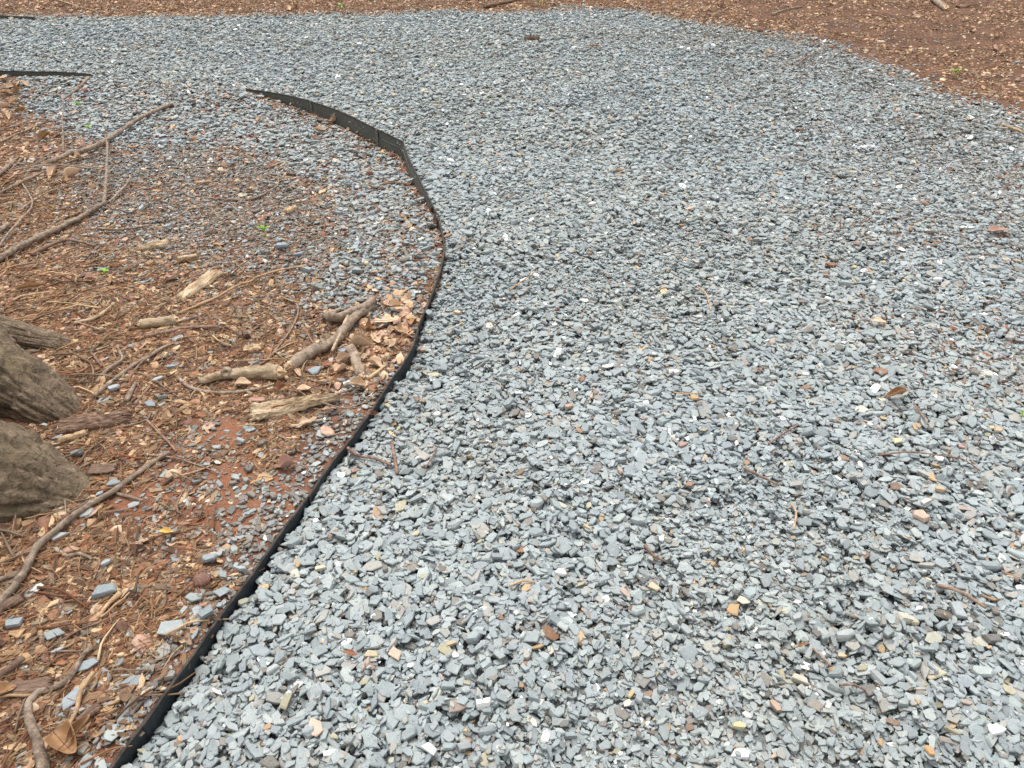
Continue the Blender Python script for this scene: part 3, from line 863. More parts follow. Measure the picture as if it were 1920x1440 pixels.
litter('leaf_litter', 'small scraps of dead tan and brown leaves on the soil', x, y, s, LEAFS, T_SCRAP, 14, .22, .04)
# sparse bits on the path itself: more towards its right margin
x, y = view_points(900, .45, 7.5, .8); m = (d_edge(x, y) > .01) & (d_far(x, y) > 0)
pr = .035 + .07 * (fbm(x, y, 3, 91) > .2) + .6 * np.exp(-np.clip(d_far(x, y), 0, 9) / .5) + .75 * sstep(1.3, 2.6, x) * sstep(2.2, 3.4, y) * sstep(0, .35, fbm(x, y, 4, 92))
m &= R.random(len(x)) < pr; x, y = x[m], y[m]
h = len(x) // 2
litter('leaf_scraps', 'tiny brown leaf scraps caught among the grey path stones', x[:h], y[:h], sizes(h, .012, .35, .006, .024), np.vstack([LEAFS, WOODS, WOODS]), T_SCRAP, 14, .5, .0)
litter('straw_bits', 'short brown needles and straw caught among the path stones', x[h:], y[h:], sizes(len(x) - h, .028, .35, .012, .06), STRAWS, T_NEEDLE, 12, .35, .05)
# brown crumbs washed onto the right hand margin of the path
RM = [((1800, 285), .35), ((1900, 330), .5), ((1760, 250), .25), ((1880, 420), .35), ((1720, 440), .3), ((1560, 410), .25), ((1850, 600), .35), ((1780, 660), .25), ((1620, 590), .18), ((1900, 700), .3), ((1500, 300), .25), ((1640, 220), .3), ((1350, 60), .5), ((1500, 110), .35), ((1130, 60), .5), ((1890, 500), .3)]
qx = []; qy = []
for (a, b), r in RM:
    cx, cy = G(a, b); n = int(900 * r * r * 3.14)
    qx.append(cx + R.normal(0, r * .55, n)); qy.append(cy + R.normal(0, r * .4, n))
x = np.concatenate(qx); y = np.concatenate(qy); m = d_far(x, y) > -.1; x, y = x[m], y[m]; h = len(x) // 2
litter('brown_crumbs', 'red brown bark crumbs sprinkled on the right hand side of the path', x[:h], y[:h], sizes(h, .015, .4, .007, .034), np.vstack([WOODS[[3, 5, 10, 13, 0]]]), T_CHIP, 16, .3, .0, asp=(.7, 1.4))
litter('brown_needles', 'dry reddish needles sprinkled on the right hand side of the path', x[h:], y[h:], sizes(len(x) - h, .034, .35, .015, .06), STRAWS[[1, 3, 5]], T_NEEDLE, 12, .2, .05)
# heap of leaf scraps caught behind the edging around the logs
cx, cy = G(722, 640); x = cx + R.normal(0, .10, 420); y = cy + R.normal(.02, .20, 420); m = d_edge(x, y) < -.012; x, y = x[m], y[m]
litter('leaf_heap', 'tan leaf scraps heaped behind the edging beside the logs', x, y, sizes(len(x), .030, .35, .014, .055), LEAFS[[0, 1, 4, 2, 6]], T_SCRAP, 14, .35, .12, .95, 1.35)
print('litter', round(time.time() - T0, 1))

# ------------------------------------------------------------------ edging strips
def catmull(P, step=.02):
    P = [Vector(p) for p in P]; out = []
    for i in range(len(P) - 1):
        p0 = P[max(i - 1, 0)]; p1 = P[i]; p2 = P[i + 1]; p3 = P[min(i + 2, len(P) - 1)]
        n = max(1, int((p2 - p1).length / step))
        for k in range(n):
            t = k / n
            out.append(.5 * ((2 * p1) + (-p0 + p2) * t + (2 * p0 - 5 * p1 + 4 * p2 - p3) * t * t + (-p0 + 3 * p1 - 3 * p2 + p3) * t ** 3))
    out.append(P[-1]); return out
def strip_mesh(P, lean, top=None, h=.15, th=.0032, rim=.003):
    """vertical band along P (list of 2-D points); lean = sideways shift of the top towards the path"""
    C2 = catmull([(p[0], p[1], 0) for p in P], .015); n = len(C2)
    vs, fs, rv, rf = [], [], [], []
    for i, c in enumerate(C2):
        t = (C2[min(i + 1, n - 1)] - C2[max(i - 1, 0)]).normalized(); nr = Vector((t.y, -t.x, 0))     # towards the path
        u = i / (n - 1); ln = lean(u) + .001 * mnoise.noise(Vector((c.x * 6, c.y * 6, 1)))
        z0 = (top(u) if top else 0) + .0012 * mnoise.noise(Vector((c.x * 5, c.y * 5, 3)))
        prof = [(0, z0), (th, z0), (th - ln * .5, z0 - h * .5), (th - ln, z0 - h), (-ln, z0 - h), (-ln * .5, z0 - h * .5)]
        vs += [c + nr * (a + ln * 0) + Vector((0, 0, b)) for a, b in prof]
        rp = [(-rim * .7, z0 - .006), (-rim * .6, z0 + .0022), (th + rim * .35, z0 + .0022), (th + rim * .45, z0 - .004)]
        rv += [c + nr * a + Vector((0, 0, b)) for a, b in rp]
    for i in range(n - 1):
        for k in range(6): fs.append((i * 6 + k, i * 6 + (k + 1) % 6, i * 6 + 6 + (k + 1) % 6, i * 6 + 6 + k))
        for k in range(4): rf.append((i * 4 + k, i * 4 + (k + 1) % 4, i * 4 + 4 + (k + 1) % 4, i * 4 + 4 + k))
    fs += [tuple(range(6)), tuple((n - 1) * 6 + k for k in range(5, -1, -1))]
    rf += [tuple(range(4)), tuple((n - 1) * 4 + k for k in range(3, -1, -1))]
    return mesh('panel', vs, fs), mesh('rim', rv, rf)
def stake_mesh():
    """folded metal stake tab hooked over the band"""
    bm = bmesh.new()
    def box(x0, x1, y0, y1, z0, z1, dx=0):
        v = [bm.verts.new(p) for p in ((x0, y0, z0), (x1, y0, z0), (x1, y1, z0), (x0, y1, z0), (x0 + dx, y0, z1), (x1 - dx, y0, z1), (x1 - dx, y1, z1), (x0 + dx, y1, z1))]
        for f in ((3, 2, 1, 0), (4, 5, 6, 7), (0, 1, 5, 4), (1, 2, 6, 5), (2, 3, 7, 6), (3, 0, 4, 7)): bm.faces.new([v[i] for i in f])
    box(-.011, .011, .0042, .0062, -.13, -.012); box(-.009, .009, -.004, .0062, -.006, .005, .002); box(-.004, .004, .0062, .0095, -.05, -.006)
    me = bpy.data.meshes.new('stake'); bm.to_mesh(me); bm.free(); return me
M_STAKE = mat_wood('dull_stake_metal', lin('3c3c3a'), lin('5a5753'), lin('8a857d'), 60, bump=.0006)
def edging(label, spans, stakes):
    first = spans[0][0][0]
    root = empty('landscape_edging', (first[0], first[1], 0)); tag(root, label, 'garden edging')
    inv = Vector((-first[0], -first[1], 0))
    for P, lean in spans:
        a, b = strip_mesh(P, lean)
        a.transform(Matrix.Translation(inv)); b.transform(Matrix.Translation(inv))
        p = link('panel', a, M_EDGE, root); r = link('rim', b, M_RIM, p)
    for (x, y, ang) in stakes:
        o = link('stake', SM, M_STAKE, root, (x - first[0], y - first[1], 0)); o.rotation_euler = (math.radians(0), 0, ang)
SM = stake_mesh()
iE = lambda px, py: min(range(len(EP)), key=lambda i: (EP[i][0] - G(px, py)[0]) ** 2 + (EP[i][1] - G(px, py)[1]) ** 2)
A = [iE(207, 1440) - 1, iE(575, 932), iE(781, 617), iE(820, 406), iE(707, 243), iE(583, 190), iE(460, 167)]
lean0 = lambda u: .004
EPl = [tuple(p) for p in EP]
spans = []
leans = [lambda u: .003, lambda u: .003 - .006 * u, lambda u: .016, lambda u: .012 + .004 * math.sin(6 * u), lambda u: .006, lambda u: .010]
for k in range(len(A) - 1):
    seg = EPl[A[k]:A[k + 1] + 1]
    if k: # overlap a little behind the previous panel
        d = np.array(EPl[A[k]]) - np.array(EPl[A[k] - 1]); d /= np.linalg.norm(d); nr = np.array((d[1], -d[0]))
        seg = [tuple(np.array(p) + nr * (.0042 if k % 2 else 0)) for p in seg]
    spans.append((seg, leans[k]))
def ang_at(i):
    d = EP[i + 1] - EP[i - 1]; return math.atan2(d[1], d[0])
edging('long black edging strip curving between the grey gravel path and the brown soil', spans,
       [(*EP[i], ang_at(i)) for i in (A[1], A[2], A[3], A[4], A[5])])
i0 = iE(170, 139); edging('short black edging strip on the near side of the path at the far left', [([(EPl[i][0], EPl[i][1]) for i in range(i0, len(EPl) - 1)], lambda u: .002)], [])
edging('thin black edging strip on the far side of the path, along the distant leaf litter', [([tuple(G(a, b, .012)) for a, b in ((-420, 21), (-200, 23), (-60, 25), (0, 26.5), (30, 28), (64, 30))], lambda u: .0)], [])

# ------------------------------------------------------------------ tree at the left
def hsurf(x, y):
    ix = min(max(int(round((x - X0) / HRES)), 3), H.shape[1] - 4); iy = min(max(int(round((y - Y0) / HRES)), 3), H.shape[0] - 4)
    return float(np.mean(H[iy - 1:iy + 2, ix - 1:ix + 2]))
def GH(px, py):
    x, y = G(px, py, -.02)
    for _ in range(2): x, y = G(px, py, hsurf(x, y))
    return x, y, hsurf(x, y)
def root_mesh(P, rad, flat, seed, crack=1.0):
    C3 = catmull(P, .007); n = len(C3); sides = 120
    cum = [0]
    for i in range(len(P) - 1): cum.append(cum[-1] + max(1, int((Vector(P[i + 1]) - Vector(P[i])).length / .007)))
    rr = np.interp(np.arange(n), cum, rad)
    vs, fs = tube(C3, list(rr), sides, 0, seed, flat)
    out = []
    for j, v in enumerate(vs):
        i = min(j // sides, n - 1); c = C3[i]; d = v - c
        if d.length < 1e-6: out.append(v); continue
        q = Vector((v.x * 9, v.y * 9, v.z * 9)); q2 = v * 34; q3 = v * 90
        a = 1 - abs(mnoise.noise(q * 1.6 + Vector((seed, 0, 0)))) * 2
        r = 1 + .12 * mnoise.noise(q + Vector((0, seed, 0))) - .10 * max(0, a - .55) * crack + .05 * mnoise.noise(q2)
        r += .018 * mnoise.noise(q3) + .025 * abs(mnoise.noise(v * 55))
        w = abs(mnoise.noise(Vector((i * .03 + seed, (j % sides) / sides * 14, 0)))) # long furrows
        r -= .14 * max(0, .14 - w) / .14
        w = abs(mnoise.noise(Vector((i * .09 + seed, (j % sides) / sides * 34, 5))))
        r -= .055 * max(0, .2 - w) / .2
        out.append(c + d * r)
    return mesh('root', out, fs, True)
tb = Vector((-2.12, 1.86, 0))
tree = empty('tree', (tb.x, tb.y, 0.0)); tag(tree, 'large tree at the left with thick bark covered roots spreading over the soil', 'tree')
def rel(me):
    me.transform(Matrix.Translation((-tb.x, -tb.y, 0))); return me
# trunk
nv, nh = 96, 90; vs = []; fs = []
for j in range(nh + 1):
    z = -.15 + 3.9 * (j / nh) ** 1.5
    r0 = .27 + .22 * math.exp(-max(z, 0) / .16) - .02 * z / 3
    for k in range(nv):
        a = 2 * math.pi * k / nv
        r = r0 * (1 + .10 * math.cos(5 * a + 1) * math.exp(-max(z, 0) / .35) + .035 * mnoise.noise(Vector((math.cos(a) * 3, math.sin(a) * 3, z * 1.2))))
        fur = abs(mnoise.noise(Vector((math.cos(a) * 7, math.sin(a) * 7, z * 1.6))))
        r += .02 * min(fur * 4, 1) - .01
        vs.append((tb.x + math.cos(a) * r, tb.y + math.sin(a) * r, z))
for j in range(nh):
    for k in range(nv): fs.append((j * nv + k, j * nv + (k + 1) % nv, (j + 1) * nv + (k + 1) % nv, (j + 1) * nv + k))
fs.append(tuple(nh * nv + k for k in range(nv)))
link('trunk', rel(mesh('trunk', vs, fs, True)), M_ROOT, tree)
def gp(px, py, z): x, y = G(px, py, z); return (x, y, z)
ROOTS = [([(tb.x + .15, tb.y + .25, .12), gp(-110, 606, .08), gp(-20, 622, .05), gp(60, 640, .02), gp(120, 652, -.005), gp(172, 662, -.03)], [.16, .10, .075, .060, .045, .02], .9),
         ([(tb.x + .12, tb.y + .08, .20), gp(-110, 665, .13), gp(-20, 705, .08), gp(50, 740, .03), gp(110, 775, -.005), gp(155, 800, -.05)], [.24, .18, .135, .115, .080, .03], .95),
         ([(tb.x + .2, tb.y - .15, .14), gp(-110, 880, .07), gp(-20, 900, .04), gp(50, 915, .01), gp(120, 932, -.02), gp(182, 945, -.045)], [.24, .20, .175, .145, .095, .04], .78),
         ([(tb.x, tb.y - .3, .10), gp(-260, 1050, .04), gp(-150, 1090, .01), gp(-60, 1120, -.05)], [.18, .12, .09, .04], .85)]
for i, (P, rad, fl) in enumerate(ROOTS):
    link('root', rel(root_mesh(P, rad, fl, i * 3.7 + 1)), M_ROOT, tree)
print('tree', round(time.time() - T0, 1))

# ------------------------------------------------------------------ sticks, logs, bark
def stick_geom(pp, r0, r1, sides=9, lift=0.0, wob=.25, seed=0, rise=None, kink=.25):
    P3 = []
    for i, p in enumerate(pp):
        x, y, z = GH(p[0], p[1])
        P3.append(Vector((x, y, z)))
    C3 = catmull(P3, .012); n = len(C3)
    hs = np.array([hsurf(c.x, c.y) for c in C3])
    k = max(3, min(n // 2 * 2 - 1, 15)); pad = np.pad(hs, k, mode='edge')
    mx = np.array([pad[i:i + 2 * k + 1].max() for i in range(n)]); av = np.convolve(np.pad(mx, k, mode='edge'), np.ones(2 * k + 1) / (2 * k + 1), 'valid')[:n]
    z = np.minimum(mx, av)
    rad = []
    for i, c in enumerate(C3):
        u = i / max(n - 1, 1); r = r0 + (r1 - r0) * u
        rad.append(r * (1 + .10 * mnoise.noise(Vector((c.x * 30 + seed, c.y * 30, 0)))))
        kink = kink * (.6 if r0 > .009 else 1); jig = Vector((mnoise.noise(Vector((c.x * 14, c.y * 14, seed))), mnoise.noise(Vector((c.x * 14, c.y * 14, seed + 9))), 0)) * r0 * kink
        c += jig
        c.z = z[i] + r * .55 + .003 + lift + (rise(u) if rise else 0)
    vs, fs = tube(C3, rad, sides, wob * 1.3, seed)
    return C3, rad, vs, fs
_n = [0]
def stick(label, pp, d0, d1, mat=None, name='stick', cat='stick', group=None, lift=0.0, rise=None, forks=(), ends=None, wob=.32, sides=9, kink=.18):
    """d0, d1 = diameter in metres at the two ends"""
    _n[0] += 1
    mat = mat or M_STICK
    k = {'log': 1.12, 'stick': .88}.get(name, 1); d0 *= k; d1 *= k
    C3, rad, vs, fs = stick_geom(pp, d0 / 2, d1 / 2, sides, lift, wob, _n[0] * 1.7, rise, kink)
    c0 = C3[len(C3) // 2].copy()
    if forks or ends:
        root = empty(name, c0); tag(root, label, cat, group)
        me = mesh('stem', [v - c0 for v in vs], fs, True); link('stem' if name != 'log' else 'bark', me, mat, root)
        for f in forks:
            fp, fd0, fd1 = f[0], f[1], f[2]; fr = f[3] if len(f) > 3 else None
            _, _, v2, f2 = stick_geom(fp, fd0 / 2, fd1 / 2, 7, lift, wob, _n[0] + 3.3, fr, kink)
            link('side_branch', mesh('side_branch', [v - c0 for v in v2], f2, True), mat, root)
        for e in (ends or ()):
            i = 0 if e == 0 else len(C3) - 1; dirv = (C3[0] - C3[2]) if e == 0 else (C3[-1] - C3[-3]); dirv.normalize()
            r = rad[i]; bmv = []; bf = []; rr = random.Random(_n[0] * 7 + e)
            a = dirv.cross(Vector((0, 0, 1))); a = a.normalized() if a.length > .1 else Vector((1, 0, 0)); b = dirv.cross(a); K = 14
            for ring, (rf, ln) in enumerate(((.97, -.4), (.93, .15), (.5, .55), (.15, .7))):
                for q in range(K):
                    an = 2 * math.pi * q / K; l = ln * r * (rr.uniform(.2, 1.9) if ring else 1)
                    bmv.append(C3[i] - c0 + (a * math.cos(an) + b * math.sin(an)) * r * rf * rr.uniform(.85, 1.05) + dirv * l)
            for ring in range(3):
                for q in range(K): bf.append((ring * K + q, ring * K + (q + 1) % K, (ring + 1) * K + (q + 1) % K, (ring + 1) * K + q))
            bf.append(tuple(3 * K + q for q in range(K)))
            link('broken_end', mesh('broken_end', bmv, bf), M_PALE, root)
        return root
    me = mesh(name, [v - c0 for v in vs], fs, True)
    o = link(name, me, mat, None, c0); tag(o, label, cat, group); return o

GB = 'fallen branches lying at the upper left'
GT = 'fine twigs tangled at the upper left'
stick('long thick fallen branch bending upward at its far end, upper left', [(-60, 528), (0, 495), (60, 463), (117, 434), (160, 411), (197, 384)], .034, .021, name='branch', cat='branch', group=GB,
      forks=[([(197, 384), (207, 352), (210, 305), (203, 272)], .018, .010, lambda u: .16 * u * (1.35 - u)), ([(205, 382), (228, 366), (243, 351), (248, 338)], .013, .008, lambda u: .02 * u)], sides=12)
stick('straight rough branch pointing from the soil onto the spilled grey slate', [(92, 308), (133, 294), (170, 284), (207, 264), (265, 231), (323, 197)], .030, .022, name='branch', cat='branch', group=GB, sides=12, ends=(1,))
stick('forked stem with a thick pale stub and one green sprout, left of the slate spill', [(53, 182), (90, 200), (127, 217), (125, 255), (122, 293)], .007, .010, name='branch', cat='branch', group=GB, rise=lambda u: .10 * math.sin(3.1 * u) + .01,
      forks=[([(127, 217), (150, 203), (163, 192), (175, 177)], .012, .024, lambda u: .09)])
stick('dark thick stick end cut by the left edge of the photo above the thick branch', [(-30, 352), (0, 331), (27, 307)], .028, .022, name='branch', cat='branch', group=GB)
stick('dark brown stick lying just below the long thick branch', [(60, 482), (100, 466), (133, 457), (180, 464)], .022, .010, name='branch', cat='branch', group=GB, mat=M_BARK)
for lab, pp, a, b in [
    ('thin bent twig reaching from the left photo edge to the upright branch', [(0, 367), (45, 345), (87, 327), (140, 306), (200, 287)], .012, .006),
    ('thin twig running level behind the upright part of the thick branch', [(20, 330), (60, 322), (100, 317), (150, 320), (205, 325)], .008, .008),
    ('pale twig with an elbow standing left of the thick branch', [(0, 467), (33, 430), (62, 393), (58, 372), (45, 352)], .012, .006),
    ('topmost long grey twig under the forked stem', [(-20, 282), (47, 250), (100, 234), (163, 228)], .014, .006),
    ('curved grey twig just beneath the topmost long twig', [(-10, 252), (30, 244), (60, 236), (110, 232)], .010, .006),
    ('thin twig crossing over the rough branch base', [(30, 352), (80, 330), (140, 318), (196, 322)], .009, .005),
    ('short pale stick end at the photo edge beside the thick branch', [(-14, 446), (0, 440), (18, 428)], .022, .020),
    ('slender twig lying along the far side of the thick branch', [(40, 400), (95, 366), (150, 350), (240, 330)], .008, .004),
    ('twig ending beside the fork of the thick branch', [(110, 355), (160, 345), (205, 352), (235, 341)], .007, .004),
    ('brown twig below the fork of the thick branch', [(187, 437), (233, 437), (287, 430)], .012, .008)]:
    stick(lab, pp, a, b, group=GT, name='twig', cat='twig', lift=.006)
stick('curved twig with an upturned tip on the dusty gravel, middle left', [(427, 377), (473, 378), (510, 360), (522, 345), (522, 328)], .011, .006, name='twig', cat='twig', rise=lambda u: .05 * max(0, u - .7) / .3)
stick('thin dark twig lying alone on the spilled slate', [(325, 240), (345, 225), (367, 207)], .006, .004, name='twig', cat='twig')
stick('mottled log piece with a pale broken end above the round slate stones', [(267, 613), (300, 611), (330, 606)], .032, .034, M_GREYWOOD, name='log', cat='log', ends=(0, 1), sides=14)
stick('short pale stick butting against the mottled log piece', [(334, 606), (352, 602), (372, 595)], .014, .011, M_STICK)
stick('long reddish stick lying parallel below the mottled log piece', [(272, 634), (310, 627), (350, 618), (412, 616)], .016, .010, M_TWIG)
stick('straight grey stick leaning from the root tip up to the mottled log', [(178, 746), (215, 716), (250, 692), (300, 661), (332, 642)], .019, .009)
stick('thin stick lying just right of the straight grey stick', [(235, 722), (252, 700), (270, 683), (296, 664)], .012, .008, M_TWIG)
stick('crooked stick with a bent tip beside the middle root', [(182, 721), (205, 697), (230, 678), (226, 664), (222, 652)], .014, .010)
stick('short pale stick touching the tip of the upper root', [(163, 663), (185, 658), (205, 653)], .011, .008)
stick('short dark stick left of the flat bark chip pile', [(172, 664), (184, 680), (193, 692)], .012, .009, M_BARK)
stick('stubby stick propped beside the pale edged slate stone', [(238, 757), (246, 740), (256, 722)], .020, .014)
stick('short reddish stick right of the stubby stick', [(254, 762), (268, 744), (282, 727)], .013, .009, M_TWIG)
stick('curved tan stick above the middle root', [(140, 609), (170, 603), (187, 597), (205, 586), (217, 577)], .014, .012, M_GREYWOOD)
stick('hooked pale twig beside the curved tan stick', [(167, 597), (180, 578), (192, 565), (190, 556), (184, 555)], .007, .005)
stick('thin brown stick crossing below the row of grey sticks', [(260, 702), (287, 712), (308, 728), (332, 746)], .010, .006, M_TWIG)
stick('smooth curved stick under the knotted log', [(337, 715), (362, 732), (412, 740), (475, 734), (512, 724)], .015, .010, sides=10)
stick('thin straight straw twig left of the dusty gravel', [(135, 527), (175, 516), (217, 507)], .008, .005, M_TWIG)
stick('long thin brown root-like stick running up to the dusty gravel', [(330, 592), (400, 566), (440, 546), (475, 532), (525, 517), (575, 507)], .012, .008, M_STRAW)
stick('thin twig curving in a loop between soil and spilled slate', [(485, 687), (505, 675), (530, 645), (550, 615), (560, 590), (555, 572), (538, 566), (512, 565)], .010, .005, M_TWIG)
KL = stick('knotted log lying left of the oak leaves', [(377, 722), (400, 716), (428, 710), (470, 708), (525, 707)], .020, .046, M_GREYWOOD, name='log', cat='log', ends=(1,), sides=16, wob=.35)
vs, fs = [], []
for j, (rr_, zz) in enumerate([(.030, -.010), (.026, .004), (.021, .011), (.013, .013), (.009, .009), (.007, -.004)]):
    for k in range(18):
        a = 2 * math.pi * k / 18; q = 1 + .15 * mnoise.noise(Vector((math.cos(a) * 2, math.sin(a) * 2, j * .7)))
        vs.append((math.cos(a) * rr_ * q, math.sin(a) * rr_ * q, zz))
for j in range(5):
    for k in range(18): fs.append((j * 18 + k, j * 18 + (k + 1) % 18, (j + 1) * 18 + (k + 1) % 18, (j + 1) * 18 + k))
fs.append(tuple(5 * 18 + k for k in range(18)))
kx, ky, kz = GH(428, 712)
kn = link('knot', mesh('knot', vs, fs, True), M_STICK, KL, Vector((kx, ky, kz + .028)) - KL.location); kn.scale = (.72, .72, .72); kn.rotation_euler = (math.radians(52), 0, math.radians(12))
stick('grey log running from the knotted log up to the forked log', [(545, 695), (567, 680), (590, 666), (625, 652), (650, 625), (672, 600), (700, 582)], .038, .026, M_STICK, name='log', cat='log', ends=(0,), sides=14, wob=.3)
stick('thick stubby log forming a fork with the long grey log', [(612, 600), (635, 607), (660, 598), (685, 585), (702, 577)], .030, .030, M_STICK, name='log', cat='log', ends=(0, 1), sides=14, wob=.35, lift=.008)
stick('pale straight stick crossing over the long grey log', [(625, 671), (640, 640), (655, 605)], .012, .015, M_GREYWOOD, lift=.022)
stick('short upright log stub with a splintered pale tip among the oak leaves', [(660, 662), (668, 685), (679, 712)], .034, .026, M_STICK, name='log', cat='log', ends=(1,), sides=14, wob=.3)
stick('orange brown stick by the edging below the oak leaves', [(690, 716), (706, 702), (722, 690)], .015, .011, M_STRAW)
stick('short bare stick below the end of the knotted log', [(520, 692), (530, 704), (541, 716)], .017, .014, M_PALE)
stick('thin red brown stick leaning on the edging above the dusty gravel', [(575, 765), (640, 742), (690, 728), (722, 716)], .007, .005, M_TWIG)
stick('thin curved twig arching over the pale weathered wood', [(545, 728), (575, 752), (605, 766), (650, 773), (690, 771)], .006, .005, M_TWIG, lift=.012)
stick('long grey branch stretching past the lower root tip', [(-50, 1195), (0, 1142), (25, 1112), (50, 1080), (75, 1034), (112, 1003), (140, 975), (175, 952), (217, 927), (250, 900), (280, 876), (320, 854)], .021, .012, name='branch', cat='branch', sides=12,
      forks=[([(220, 928), (245, 936), (270, 943)], .010, .007)])
stick('short brown stick ending at the top of the long grey branch', [(277, 792), (300, 815), (318, 834), (332, 851)], .010, .007, M_TWIG)
stick('thin stick behind the flat bark slab', [(205, 808), (235, 803), (255, 798), (277, 790), (284, 777)], .009, .006, M_BARK)
stick('pale curved rootlet beside the lower root', [(35, 834), (55, 839), (80, 841), (115, 836)], .008, .006, M_GREYWOOD)
stick('short bleached stick under the pale curved rootlet', [(52, 849), (80, 847), (115, 843)], .010, .009, M_PALE)
stick('thin brown twig below the long grey branch, beside bare red soil', [(200, 964), (240, 958), (265, 948), (282, 938)], .006, .004, M_TWIG)
stick('slim bowed twig standing right of the bare red soil', [(337, 968), (333, 955), (337, 938), (352, 915), (377, 893)], .006, .004, M_TWIG)
stick('long reddish twig below the walnut sized slate stones', [(280, 856), (325, 862), (350, 868), (395, 885), (410, 892)], .007, .004, M_TWIG)
stick('light thin stick right of the red soil patch', [(330, 896), (365, 888), (400, 876)], .006, .005, M_STRAW)
stick('knobbly grey stick below the flat pale slate', [(107, 1034), (128, 1046), (150, 1042), (176, 1052)], .013, .009)
stick('thick crooked branch curving out of the bottom edge of the photo', [(92, 1480), (85, 1440), (72, 1392), (56, 1347), (58, 1317), (76, 1301), (120, 1287), (142, 1264), (162, 1232), (176, 1220)], .024, .010, name='branch', cat='branch', sides=12)
stick('knobbly root piece beside the white slate flake', [(88, 1116), (108, 1122), (122, 1140), (117, 1158), (128, 1172), (137, 1186)], .018, .008, M_BARK, lift=-.006)
stick('split tan stick beside the long grey slate', [(185, 1163), (205, 1139), (227, 1115)], .011, .013, M_STRAW)
stick('long thin twig rising to the right above the crooked branch', [(90, 1222), (140, 1190), (190, 1170), (232, 1155)], .006, .004, M_TWIG)
stick('thin level twig crossing the lower left soil', [(-10, 1247), (50, 1232), (100, 1225), (160, 1227)], .006, .004, M_TWIG)
stick('stout reddish straw standing over the big brown leaf', [(132, 1375), (145, 1340), (158, 1305), (180, 1270)], .008, .012, M_STRAW)
stick('rotten grey stick at the left edge near the bottom', [(-12, 1286), (15, 1266), (50, 1242)], .024, .016, M_BARK)
stick('thin upright twig beside the lower root', [(22, 1017), (30, 992), (38, 967)], .006, .004, M_TWIG, rise=lambda u: .02 * u)
stick('slim branch cut by the left edge of the photo near the long grey branch', [(-30, 1112), (0, 1092), (40, 1078)], .018, .014)
# on the path
GP = 'small twigs lying on the gravel path'
for lab, pp, a, b, m in [
    ('upright brown twig on the gravel beside the edging', [(735, 832), (740, 860), (745, 894)], .009, .010, M_TWIG),
    ('pinkish twig lying from the edging towards the upright brown twig', [(653, 850), (675, 862), (700, 864), (735, 880)], .009, .008, M_TWIG),
    ('thin brown twig right of the upright brown twig', [(818, 842), (812, 862), (798, 887)], .006, .004, M_TWIG),
    ('red brown twig pointing down right on the middle of the gravel', [(1394, 883), (1420, 900), (1456, 930)], .008, .006, M_TWIG),
    ('long red twig lying level on the right side gravel', [(1644, 861), (1700, 860), (1760, 866), (1800, 876), (1835, 888)], .006, .004, M_TWIG),
    ('dark red twig with broken bark at the lower right', [(1752, 1105), (1790, 1124), (1844, 1150)], .009, .006, M_TWIG),
    ('tan straw lying level below the middle of the gravel', [(955, 1104), (980, 1096), (1003, 1096)], .006, .004, M_STRAW),
    ('curved tan straw near the small brick coloured stone', [(1262, 747), (1285, 741), (1312, 742)], .005, .004, M_STRAW),
    ('bowed brown straw above the yellow leaf', [(1306, 548), (1322, 560), (1332, 590)], .006, .004, M_STRAW),
    ('reddish splinter below the white stones in the middle', [(1208, 1030), (1225, 1046), (1245, 1064)], .009, .006, M_TWIG),
    ('short red twig left of the split yellow stone', [(1440, 836), (1465, 818), (1495, 802)], .006, .005, M_TWIG),
    ('thin twig standing below the curled brown leaf', [(1712, 762), (1727, 782), (1735, 806)], .006, .005, M_TWIG),
    ('brown bent rootlet left of the tan block stone', [(1480, 952), (1490, 970), (1487, 995)], .006, .005, M_STRAW),
    ('short thin twig at the bottom right by the tan leaf scrap', [(1572, 1288), (1598, 1294), (1620, 1303)], .006, .004, M_TWIG),
    ('thin dark twig below the tan leaf scrap near the bottom right', [(1522, 1222), (1540, 1236), (1556, 1258)], .005, .004, M_TWIG),
    ('long thin twig near the far right margin of the path', [(1493, 128), (1530, 104), (1580, 80)], .012, .008, M_TWIG),
    ('faint brown straw above the middle of the gravel', [(955, 548), (985, 533), (1010, 515)], .006, .004, M_STRAW)]:
    stick(lab, pp, a, b, m, name='twig', cat='twig', group=GP, lift=.002)
stick('thick grey branch end entering at the top right of the photo', [(1722, -14), (1745, 4), (1773, 21)], .050, .058, name='branch', cat='branch', sides=12, ends=(1,))
stick('dark branch lying on the litter beyond the far path edge', [(908, 17), (945, 8), (990, -3)], .040, .026, M_BARK, name='branch', cat='branch')
stick('straight stick on the bare soil at the top right', [(1447, 30), (1475, 21), (1503, 15)], .022, .016, name='stick')
stick('forked tan stick at the right edge of the photo near the top', [(1877, 238), (1900, 248), (1930, 262)], .018, .012, M_STRAW)
stick('long pale twig on the leaf litter at the top left', [(112, 4), (145, 14), (180, 22)], .016, .010, M_GREYWOOD, name='twig', cat='twig')
print('sticks', round(time.time() - T0, 1))

